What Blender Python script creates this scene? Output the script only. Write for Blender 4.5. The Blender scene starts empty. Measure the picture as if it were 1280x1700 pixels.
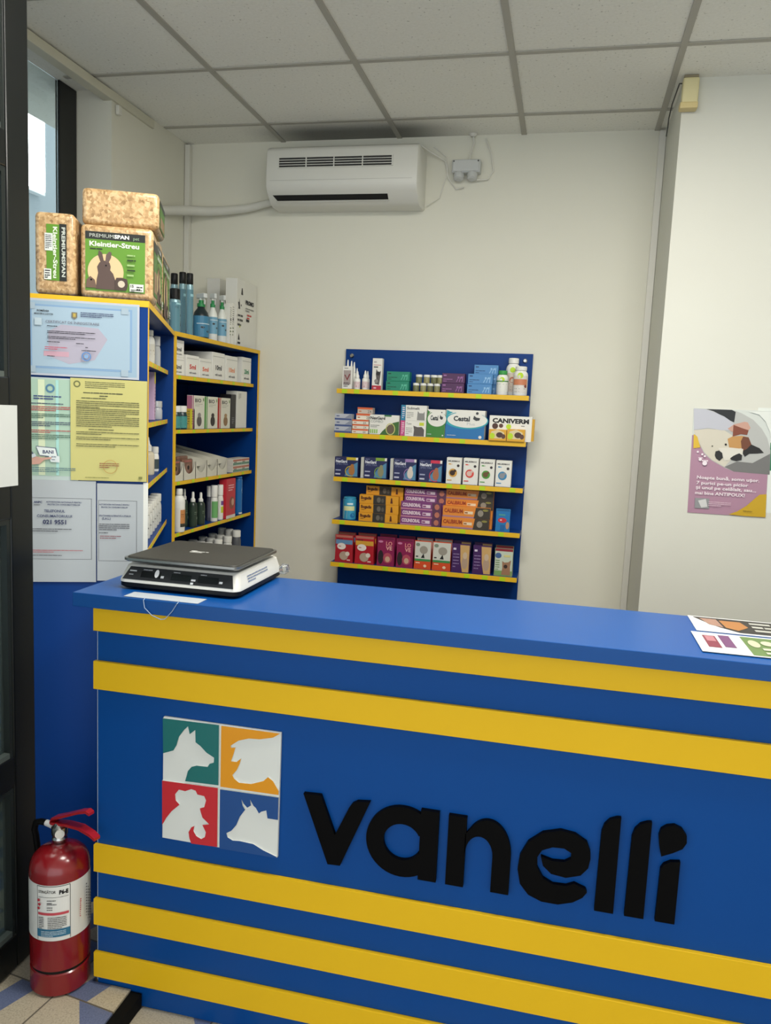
import bpy, bmesh, math, random
from mathutils import Vector, Matrix
R_ = math.radians
C = bpy.context.scene.collection
sc = bpy.context.scene
# ---------------------------------------------------------------- camera, world, light, exposure
cam_data = bpy.data.cameras.new('camera'); cam = bpy.data.objects.new('camera', cam_data); C.objects.link(cam)
cam_data.sensor_fit = 'VERTICAL'; cam_data.sensor_height = 24.0; cam_data.lens = 24.0*1310.57/1700
cam_data.clip_start = 0.02
Rv = Vector((0.97395268, 0.2222777, 0.04481972)); Uv = Vector((-0.07106215, 0.11150454, 0.99121991)); Fv = Vector((-0.21532848, 0.96858627, -0.12439568))
m = Matrix.Identity(4)
for i in range(3): m[i][0] = Rv[i]; m[i][1] = Uv[i]; m[i][2] = -Fv[i]
m.translation = Vector((0, 0, 1.613)); cam.matrix_world = m
sc.camera = cam
sc.view_settings.view_transform = 'Standard'; sc.view_settings.look = 'None'; sc.view_settings.gamma = 1.0
sc.view_settings.use_curve_mapping = False
sc.view_settings.exposure = 0.44
wd = bpy.data.worlds.new('daylight'); sc.world = wd; wd.use_nodes = True
wd.node_tree.nodes['Background'].inputs[0].default_value = (0.88, 0.93, 0.96, 1)
wd.node_tree.nodes['Background'].inputs[1].default_value = 1.4
def area(name, loc, rot, sx, sy, power, col=(1, 1, 1), spread=180):
    l = bpy.data.lights.new(name, 'AREA'); l.shape = 'RECTANGLE'; l.size = sx; l.size_y = sy; l.energy = power; l.color = col
    l.spread = R_(spread)
    o = bpy.data.objects.new(name, l); C.objects.link(o); o.location = loc; o.rotation_euler = rot; return o
LAMPS = [(0.609, 1.6065, 0.56, 0.56, 25), (-0.591, 1.6065, 0.56, 0.56, 18), (0.009, 2.2065, 0.56, 0.56, 9)]   # ceiling light panels: x, y, size, watts
for (x, y, a, b, p) in LAMPS: area('ceiling_lamp_light', (x, y, 2.925), (0, 0, 0), a, b, p, (1.0, 0.97, 0.90))
# daylight through the shop front behind the photographer
area('shop_front_daylight', (0.9, -2.3, 1.6), (R_(90), 0, 0), 3.2, 2.0, 3, (0.93, 0.97, 1.0))

# ---------------------------------------------------------------- materials
def lin(h):
    h = h.lstrip('#'); o = []
    for i in (0, 2, 4):
        c = int(h[i:i+2], 16)/255; o.append(c/12.92 if c <= .04045 else ((c+.055)/1.055)**2.4)
    return (o[0], o[1], o[2], 1)
MC = {}
def M(hexc, rough=.5, metal=0., spec=.5, key=None, coat=0., noise=.0, nscale=30.):
    k = (hexc, rough, metal, spec, coat, noise, nscale)
    if k in MC: return MC[k]
    m = bpy.data.materials.new('paint_'+hexc); m.use_nodes = True; nt = m.node_tree; b = nt.nodes['Principled BSDF']
    b.inputs['Base Color'].default_value = lin(hexc); b.inputs['Roughness'].default_value = rough; b.inputs['Metallic'].default_value = metal
    b.inputs['Specular IOR Level'].default_value = spec
    if coat: b.inputs['Coat Weight'].default_value = coat; b.inputs['Coat Roughness'].default_value = .08
    if noise:
        tc = nt.nodes.new('ShaderNodeTexCoord'); n = nt.nodes.new('ShaderNodeTexNoise'); n.inputs['Scale'].default_value = nscale; n.inputs['Detail'].default_value = 4
        cr = nt.nodes.new('ShaderNodeMapRange'); cr.inputs['To Min'].default_value = 1-noise; cr.inputs['To Max'].default_value = 1+noise
        mx = nt.nodes.new('ShaderNodeVectorMath'); mx.operation = 'SCALE'; mx.inputs[0].default_value = lin(hexc)[:3]
        nt.links.new(tc.outputs['Object'], n.inputs['Vector']); nt.links.new(n.outputs['Fac'], cr.inputs['Value']); nt.links.new(cr.outputs[0], mx.inputs['Scale'])
        nt.links.new(mx.outputs[0], b.inputs['Base Color'])
    MC[k] = m; return m
def emis(name, col, s):
    m = bpy.data.materials.new(name); m.use_nodes = True; b = m.node_tree.nodes['Principled BSDF']
    b.inputs['Base Color'].default_value = lin(col); b.inputs['Emission Color'].default_value = lin(col); b.inputs['Emission Strength'].default_value = s; return m
def glass(name, col, rough=.02, trans=1.0, alpha=1.0):
    m = bpy.data.materials.new(name); m.use_nodes = True; b = m.node_tree.nodes['Principled BSDF']
    b.inputs['Base Color'].default_value = lin(col); b.inputs['Roughness'].default_value = rough; b.inputs['Transmission Weight'].default_value = trans
    b.inputs['IOR'].default_value = 1.45; b.inputs['Alpha'].default_value = alpha; return m
def nodes_mat(name):
    m = bpy.data.materials.new(name); m.use_nodes = True; nt = m.node_tree; return m, nt, nt.nodes['Principled BSDF'], nt.nodes.new('ShaderNodeTexCoord')
def ramp(nt, stops):
    r = nt.nodes.new('ShaderNodeValToRGB'); e = r.color_ramp.elements
    e[0].position, e[0].color = stops[0][0], lin(stops[0][1]); e[1].position, e[1].color = stops[-1][0], lin(stops[-1][1])
    for p, c in stops[1:-1]: x = e.new(p); x.color = lin(c)
    return r
def wall_mat(name, a, b_):
    m, nt, b, tc = nodes_mat(name); n = nt.nodes.new('ShaderNodeTexNoise'); n.inputs['Scale'].default_value = 1.3; n.inputs['Detail'].default_value = 5
    r = ramp(nt, [(.3, a), (.7, b_)]); nt.links.new(tc.outputs['Object'], n.inputs['Vector']); nt.links.new(n.outputs['Fac'], r.inputs[0]); nt.links.new(r.outputs[0], b.inputs['Base Color'])
    n2 = nt.nodes.new('ShaderNodeTexNoise'); n2.inputs['Scale'].default_value = 160; bu = nt.nodes.new('ShaderNodeBump'); bu.inputs['Strength'].default_value = .06
    nt.links.new(tc.outputs['Object'], n2.inputs['Vector']); nt.links.new(n2.outputs['Fac'], bu.inputs['Height']); nt.links.new(bu.outputs[0], b.inputs['Normal'])
    b.inputs['Roughness'].default_value = .75; b.inputs['Specular IOR Level'].default_value = .25; return m
WALL = wall_mat('wall_plaster', '#dcdacb', '#e1dfd0')
PILLAR = wall_mat('pillar_plaster', '#cfcec3', '#d3d3c8')
def ceil_mat():
    m, nt, b, tc = nodes_mat('mineral_tile')
    n = nt.nodes.new('ShaderNodeTexNoise'); n.inputs['Scale'].default_value = 95; n.inputs['Detail'].default_value = 3
    r = ramp(nt, [(.27, '#a5a297'), (.33, '#e9e8de'), (.7, '#efeee5')])
    nt.links.new(tc.outputs['Object'], n.inputs['Vector']); nt.links.new(n.outputs['Fac'], r.inputs[0])
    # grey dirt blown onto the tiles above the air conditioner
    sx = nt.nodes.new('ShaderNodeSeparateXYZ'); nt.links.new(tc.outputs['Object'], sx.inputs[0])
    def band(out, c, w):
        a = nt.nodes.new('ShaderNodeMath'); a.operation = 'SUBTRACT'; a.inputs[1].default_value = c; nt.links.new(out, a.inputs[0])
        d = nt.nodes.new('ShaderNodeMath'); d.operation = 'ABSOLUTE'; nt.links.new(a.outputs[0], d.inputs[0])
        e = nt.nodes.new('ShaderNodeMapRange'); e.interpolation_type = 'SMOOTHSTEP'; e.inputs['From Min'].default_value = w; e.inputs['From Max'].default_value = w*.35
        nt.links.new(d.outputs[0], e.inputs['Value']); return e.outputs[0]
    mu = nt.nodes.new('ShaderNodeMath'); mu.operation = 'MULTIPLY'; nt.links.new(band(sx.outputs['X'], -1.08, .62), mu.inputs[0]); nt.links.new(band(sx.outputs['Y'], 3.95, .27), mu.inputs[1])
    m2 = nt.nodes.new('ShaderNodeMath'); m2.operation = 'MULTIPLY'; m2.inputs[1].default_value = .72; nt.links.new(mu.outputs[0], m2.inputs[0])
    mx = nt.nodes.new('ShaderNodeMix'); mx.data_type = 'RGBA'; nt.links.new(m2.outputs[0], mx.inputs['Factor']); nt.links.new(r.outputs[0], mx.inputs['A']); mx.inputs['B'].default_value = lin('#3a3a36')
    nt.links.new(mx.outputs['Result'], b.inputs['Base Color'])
    bu = nt.nodes.new('ShaderNodeBump'); bu.inputs['Strength'].default_value = .25; bu.inputs['Distance'].default_value = .004
    nt.links.new(n.outputs['Fac'], bu.inputs['Height']); nt.links.new(bu.outputs[0], b.inputs['Normal']); b.inputs['Roughness'].default_value = .9; return m
def chips_mat():
    m, nt, b, tc = nodes_mat('wood_shavings')
    v = nt.nodes.new('ShaderNodeTexVoronoi'); v.inputs['Scale'].default_value = 130; v.inputs['Randomness'].default_value = 1
    n = nt.nodes.new('ShaderNodeTexNoise'); n.inputs['Scale'].default_value = 60; n.inputs['Detail'].default_value = 5
    a = nt.nodes.new('ShaderNodeMix'); a.data_type = 'FLOAT'; a.inputs['Factor'].default_value = .55
    nt.links.new(tc.outputs['Object'], v.inputs['Vector']); nt.links.new(tc.outputs['Object'], n.inputs['Vector'])
    s = nt.nodes.new('ShaderNodeSeparateColor'); nt.links.new(v.outputs['Color'], s.inputs[0])
    nt.links.new(s.outputs[0], a.inputs[2]); nt.links.new(n.outputs['Fac'], a.inputs[3])
    r = ramp(nt, [(.2, '#8d6b40'), (.5, '#c09c6c'), (.8, '#d8bd90')]); nt.links.new(a.outputs[0], r.inputs[0]); nt.links.new(r.outputs[0], b.inputs['Base Color'])
    bu = nt.nodes.new('ShaderNodeBump'); bu.inputs['Strength'].default_value = .5; bu.inputs['Distance'].default_value = .003; nt.links.new(a.outputs[0], bu.inputs['Height']); nt.links.new(bu.outputs[0], b.inputs['Normal'])
    b.inputs['Roughness'].default_value = .45; b.inputs['Coat Weight'].default_value = .5; b.inputs['Coat Roughness'].default_value = .12; return m
def floor_mat():
    m, nt, b, tc = nodes_mat('terrazzo_tiles')
    mp = nt.nodes.new('ShaderNodeMapping'); mp.inputs['Scale'].default_value = (5, 5, 5); mp.inputs['Rotation'].default_value = (0, 0, R_(8)); mp.inputs['Location'].default_value = (.18, .42, 0)
    nt.links.new(tc.outputs['Object'], mp.inputs[0])
    n = nt.nodes.new('ShaderNodeTexNoise'); n.inputs['Scale'].default_value = 220; nt.links.new(tc.outputs['Object'], n.inputs['Vector'])
    cream = ramp(nt, [(.3, '#978f7e'), (.5, '#ada38e'), (.7, '#b5ab97')]); blue = ramp(nt, [(.3, '#545e7c'), (.7, '#66718f')])
    nt.links.new(n.outputs['Fac'], cream.inputs[0]); nt.links.new(n.outputs['Fac'], blue.inputs[0])
    sx = nt.nodes.new('ShaderNodeSeparateXYZ'); nt.links.new(mp.outputs[0], sx.inputs[0])
    def mth(op, a, c=None, c2=None):
        q = nt.nodes.new('ShaderNodeMath'); q.operation = op
        for i, z in enumerate((a, c, c2)):
            if z is None: continue
            if isinstance(z, (int, float)): q.inputs[i].default_value = z
            else: nt.links.new(z, q.inputs[i])
        return q.outputs[0]
    fx = mth('FRACT', sx.outputs['X']); fy = mth('FRACT', sx.outputs['Y'])
    diag = mth('GREATER_THAN', mth('ADD', fx, mth('MULTIPLY', fy, .9)), 1.25)          # blue corner triangle in each tile
    chk = mth('GREATER_THAN', mth('FRACT', mth('MULTIPLY', mth('ADD', mth('FLOOR', sx.outputs['X']), mth('FLOOR', sx.outputs['Y'])), .5)), .25)
    band = mth('LESS_THAN', mth('ABSOLUTE', mth('SUBTRACT', fx, mth('ADD', .30, mth('MULTIPLY', fy, .25)))), .16)
    fac = mth('MAXIMUM', mth('MULTIPLY', diag, mth('SUBTRACT', 1, chk)), mth('MULTIPLY', band, chk))
    mx = nt.nodes.new('ShaderNodeMix'); mx.data_type = 'RGBA'; nt.links.new(fac, mx.inputs['Factor']); nt.links.new(cream.outputs[0], mx.inputs['A']); nt.links.new(blue.outputs[0], mx.inputs['B'])
    g = mth('MINIMUM', mth('MINIMUM', fx, fy), mth('MINIMUM', mth('SUBTRACT', 1, fx), mth('SUBTRACT', 1, fy)))
    gl = mth('LESS_THAN', g, .012)
    m2 = nt.nodes.new('ShaderNodeMix'); m2.data_type = 'RGBA'; nt.links.new(gl, m2.inputs['Factor']); nt.links.new(mx.outputs['Result'], m2.inputs['A']); m2.inputs['B'].default_value = lin('#5e584e')
    nt.links.new(m2.outputs['Result'], b.inputs['Base Color']); b.inputs['Roughness'].default_value = .45; return m
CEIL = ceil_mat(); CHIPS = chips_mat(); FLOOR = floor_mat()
BLUE = M('#03468e', .36, spec=.2, noise=.03, nscale=4); BLUE2 = M('#02377c', .42, spec=.2, noise=.03, nscale=6); YEL = M('#e6b812', .5, spec=.3, noise=.025, nscale=8); YELD = M('#e3b51c', .5)
WHITE = M('#e9e9e2', .5); PAPER = M('#d8dadb', .6); CARD = M('#e6e5dd', .6); BLACK = M('#0a0a0a', .45, spec=.3); INK = M('#121216', .7, spec=.2); DARK = M('#17191a', .35)
STEEL = M('#b9b9b6', .25, 1.0); RED = M('#7f1018', .25, coat=.4); GREY = M('#8d8d88', .6); GRID = M('#aaa79c', .5); RUBBER = M('#060606', .8, spec=.15)
OFFW = M('#dddbd0', .55, noise=.02, nscale=9); PVC = M('#dcdad0', .45)
GLASS = glass('window_glass', '#dfeaea'); CLEAR = glass('clear_plastic', '#f2f6f6', .15, .9)

# ---------------------------------------------------------------- mesh building
class Fr:                                             # a drawing plane: origin, right, up, outward normal
    def __init__(s, o, u, v):
        s.o = Vector(o); s.u = Vector(u).normalized(); s.v = Vector(v).normalized(); s.n = s.u.cross(s.v); s.k = 0
    def p(s, a, b, c=0): return s.o + s.u*a + s.v*b + s.n*c
class MB:
    def __init__(s): s.v = []; s.f = []; s.m = []; s.mats = []; s.sm = []
    def mi(s, m):
        if m not in s.mats: s.mats.append(m)
        return s.mats.index(m)
    def add(s, vs, fs, m, smooth=False):
        b = len(s.v); i = s.mi(m); s.v += [tuple(x) for x in vs]
        for f in fs: s.f.append([b+j for j in f]); s.m.append(i); s.sm.append(smooth)
    def box(s, x0, y0, z0, x1, y1, z1, m, bev=0, seg=2):
        if bev <= 0:
            vs = [(x0,y0,z0),(x1,y0,z0),(x1,y1,z0),(x0,y1,z0),(x0,y0,z1),(x1,y0,z1),(x1,y1,z1),(x0,y1,z1)]
            s.add(vs, [(0,3,2,1),(4,5,6,7),(0,1,5,4),(1,2,6,5),(2,3,7,6),(3,0,4,7)], m); return s
        bm = bmesh.new(); bmesh.ops.create_cube(bm, size=1)
        for v in bm.verts: v.co = Vector(((x0+x1)/2+v.co.x*(x1-x0), (y0+y1)/2+v.co.y*(y1-y0), (z0+z1)/2+v.co.z*(z1-z0)))
        bmesh.ops.bevel(bm, geom=list(bm.edges), offset=bev, segments=seg, profile=.5, affect='EDGES'); k = len(s.f); s.bm(bm, m, True)
        for i in range(k, len(s.f)):                  # the broad faces stay flat, the rounded edges smooth
            a, b_, c_ = (Vector(s.v[j]) for j in s.f[i][:3]); q = (b_-a).cross(c_-b_).normalized(); s.sm[i] = max(abs(q.x), abs(q.y), abs(q.z)) < .999
        return s
    def bm(s, bm, m, smooth=False):
        bm.verts.ensure_lookup_table(); bm.verts.index_update()
        s.add([v.co for v in bm.verts], [[v.index for v in f.verts] for f in bm.faces], m, smooth); bm.free()
    def lathe(s, prof, m, n=20, c=(0, 0, 0), mats=None, axis=None, capb=True):
        c = Vector(c); ax = Vector(axis).normalized() if axis else Vector((0, 0, 1)); q = ax.to_track_quat('Z', 'Y')
        vs = [c+q@Vector((r*math.cos(2*math.pi*i/n), r*math.sin(2*math.pi*i/n), z)) for r, z in prof for i in range(n)]
        b = len(s.v); s.v += [tuple(x) for x in vs]
        for k in range(len(prof)-1):
            mi = s.mi(mats[k] if mats else m)
            for i in range(n):
                j = (i+1) % n; s.f.append([b+k*n+i, b+k*n+j, b+(k+1)*n+j, b+(k+1)*n+i]); s.m.append(mi); s.sm.append(True)
        s.f.append([b+i for i in range(n)][::-1]); s.m.append(s.mi(mats[0] if mats else m)); s.sm.append(False)
        s.f.append([b+(len(prof)-1)*n+i for i in range(n)]); s.m.append(s.mi(mats[-1] if mats else m)); s.sm.append(False)
        return s
    def tube(s, pts, r, m, n=8):
        pts = [Vector(p) for p in pts]; rs = r if isinstance(r, list) else [r]*len(pts); b = len(s.v); mi = s.mi(m); up = None
        for k, p in enumerate(pts):
            t = (pts[min(k+1, len(pts)-1)]-pts[max(k-1, 0)]).normalized()
            if up is None: up = t.orthogonal().normalized()
            a = (up - t*up.dot(t)).normalized(); up = a; c = t.cross(a)
            for i in range(n): s.v.append(tuple(p+rs[k]*(a*math.cos(2*math.pi*i/n)+c*math.sin(2*math.pi*i/n))))
        for k in range(len(pts)-1):
            for i in range(n): j = (i+1) % n; s.f.append([b+k*n+i, b+k*n+j, b+(k+1)*n+j, b+(k+1)*n+i]); s.m.append(mi); s.sm.append(True)
        s.f.append([b+i for i in range(n)][::-1]); s.m.append(mi); s.sm.append(False)
        e = b+(len(pts)-1)*n; s.f.append([e+i for i in range(n)]); s.m.append(mi); s.sm.append(False); return s
    def prism(s, poly, fr, t, m, m2=None, base=0.):
        a = sum(poly[i][0]*poly[(i+1) % len(poly)][1]-poly[(i+1) % len(poly)][0]*poly[i][1] for i in range(len(poly)))
        if a < 0: poly = poly[::-1]
        n = len(poly); vs = [fr.p(x, y, base) for x, y in poly]+[fr.p(x, y, base+t) for x, y in poly]
        s.add(vs, [list(range(n, 2*n))], m); s.add(vs, [list(range(n))[::-1]]+[[i, (i+1) % n, n+(i+1) % n, n+i] for i in range(n)], m2 or m); return s
    def flat(s, poly, fr, m):
        fr.k += 1; a = sum(poly[i][0]*poly[(i+1) % len(poly)][1]-poly[(i+1) % len(poly)][0]*poly[i][1] for i in range(len(poly)))
        if a < 0: poly = poly[::-1]
        s.add([fr.p(x, y, fr.k*LAY) for x, y in poly], [list(range(len(poly)))], m); return s
    def rect(s, fr, x0, y0, x1, y1, m): return s.flat([(x0, y0), (x1, y0), (x1, y1), (x0, y1)], fr, m)
    def disc(s, fr, x, y, rx, m, ry=None, n=20, a0=0, a1=360):
        ry = ry or rx; full = abs(a1-a0) >= 360
        return s.flat([(x+rx*math.cos(R_(a0+(a1-a0)*i/(n if full else n-1))), y+ry*math.sin(R_(a0+(a1-a0)*i/(n if full else n-1)))) for i in range(n)], fr, m)
    def ring(s, fr, x, y, r, t, m, ry=None, n=28, a0=0, a1=360):
        ry = ry or r; fr.k += 1; vs = []; fs = []
        for i in range(n+1):
            a = R_(a0+(a1-a0)*i/n); vs.append(fr.p(x+r*math.cos(a), y+ry*math.sin(a), fr.k*LAY)); vs.append(fr.p(x+(r-t)*math.cos(a), y+(ry-t)*math.sin(a), fr.k*LAY))
        for i in range(n): fs.append([2*i, 2*i+2, 2*i+3, 2*i+1])
        s.add(vs, fs, m); return s
    def text(s, t, fr, x, y, h, m, w=None, bold=0., al='l', rot=0, slant=0.):
        vs, fs, tw = glyphs(t, bold); k = h/.70; kx = k if w is None else w/max(tw, 1e-6)
        W_ = tw*kx; ox = {'l': 0, 'c': -W_/2, 'r': -W_}[al]; fr.k += 1; ca, sa = math.cos(R_(rot)), math.sin(R_(rot)); out = []
        for a, b in vs:
            px = a*kx+ox+b*k*slant; py = b*k; out.append(fr.p(x+px*ca-py*sa, y+px*sa+py*ca, fr.k*LAY))
        s.add(out, fs, m); return s
    def lines(s, fr, x, y, w, n, pitch, h, m, seed=0, jag=.35):
        rd = random.Random(seed); fr.k += 1
        for i in range(n):
            yy = y-i*pitch; xx = x; end = x+w*(1 if i < n-1 else rd.uniform(.35, .8))
            while xx < end:
                l = min(rd.uniform(.6, 3.2)*h*2.2, end-xx); hh = h*rd.uniform(.8, 1)
                s.add([fr.p(xx, yy, fr.k*LAY), fr.p(xx+l, yy, fr.k*LAY), fr.p(xx+l, yy+hh, fr.k*LAY), fr.p(xx, yy+hh, fr.k*LAY)], [(0, 1, 2, 3)], m); xx += l+h*jag
        return s
    def obj(s, name, parent=None, loc=None, rz=0, label=None):
        me = bpy.data.meshes.new(name); me.from_pydata(s.v, [], s.f)
        for x in s.mats: me.materials.append(x)
        me.polygons.foreach_set('material_index', s.m); me.polygons.foreach_set('use_smooth', s.sm); me.update()
        o = bpy.data.objects.new(name, me); C.objects.link(o)
        if any(s.sm): 
            me.set_sharp_from_angle(angle=R_(38)); me.polygons.foreach_set('use_smooth', s.sm); me.update()
        if parent: o.parent = parent
        if loc is not None: o.location = loc
        o.rotation_euler = (0, 0, rz)
        if label: o['label'] = label
        return o
LAY = 0.00022
_gc = {}
def glyphs(t, bold=0.):
    k = (t, bold)
    if k in _gc: return _gc[k]
    cu = bpy.data.curves.new('t', 'FONT'); cu.body = t; cu.size = 1; cu.resolution_u = 2; cu.offset = bold; cu.dimensions = '2D'; cu.fill_mode = 'BOTH'
    o = bpy.data.objects.new('t', cu); C.objects.link(o); dg = bpy.context.evaluated_depsgraph_get(); me = bpy.data.meshes.new_from_object(o.evaluated_get(dg))
    vs = [(v.co.x, v.co.y) for v in me.vertices]; fs = [list(p.vertices) for p in me.polygons]
    # every face turned the same way
    out = []
    for f in fs:
        a = sum(vs[f[i]][0]*vs[f[(i+1) % len(f)]][1]-vs[f[(i+1) % len(f)]][0]*vs[f[i]][1] for i in range(len(f))); out.append(f if a > 0 else f[::-1])
    x0 = min([v[0] for v in vs] or [0]); x1 = max([v[0] for v in vs] or [1]); vs = [(a-x0, b) for a, b in vs]
    bpy.data.objects.remove(o); bpy.data.curves.remove(cu); bpy.data.meshes.remove(me)
    _gc[k] = (vs, out, x1-x0); return _gc[k]
def tag(o, label, cat, group=None):
    o['label'] = label; o['category'] = cat
    if group: o['group'] = group
    return o
def thing(name, label, cat, loc=(0, 0, 0), rz=0, group=None):
    o = bpy.data.objects.new(name, None); C.objects.link(o); o.location = loc; o.rotation_euler = (0, 0, rz); o.empty_display_size = .05; return tag(o, label, cat, group)
def struct(name, mb, parent=None):
    o = mb.obj(name, parent); o['kind'] = 'structure'; return o
def FF(w, y=0.): return Fr((-w/2, y, 0), (1, 0, 0), (0, 0, 1))      # front face of a local box, looking towards -y
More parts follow.
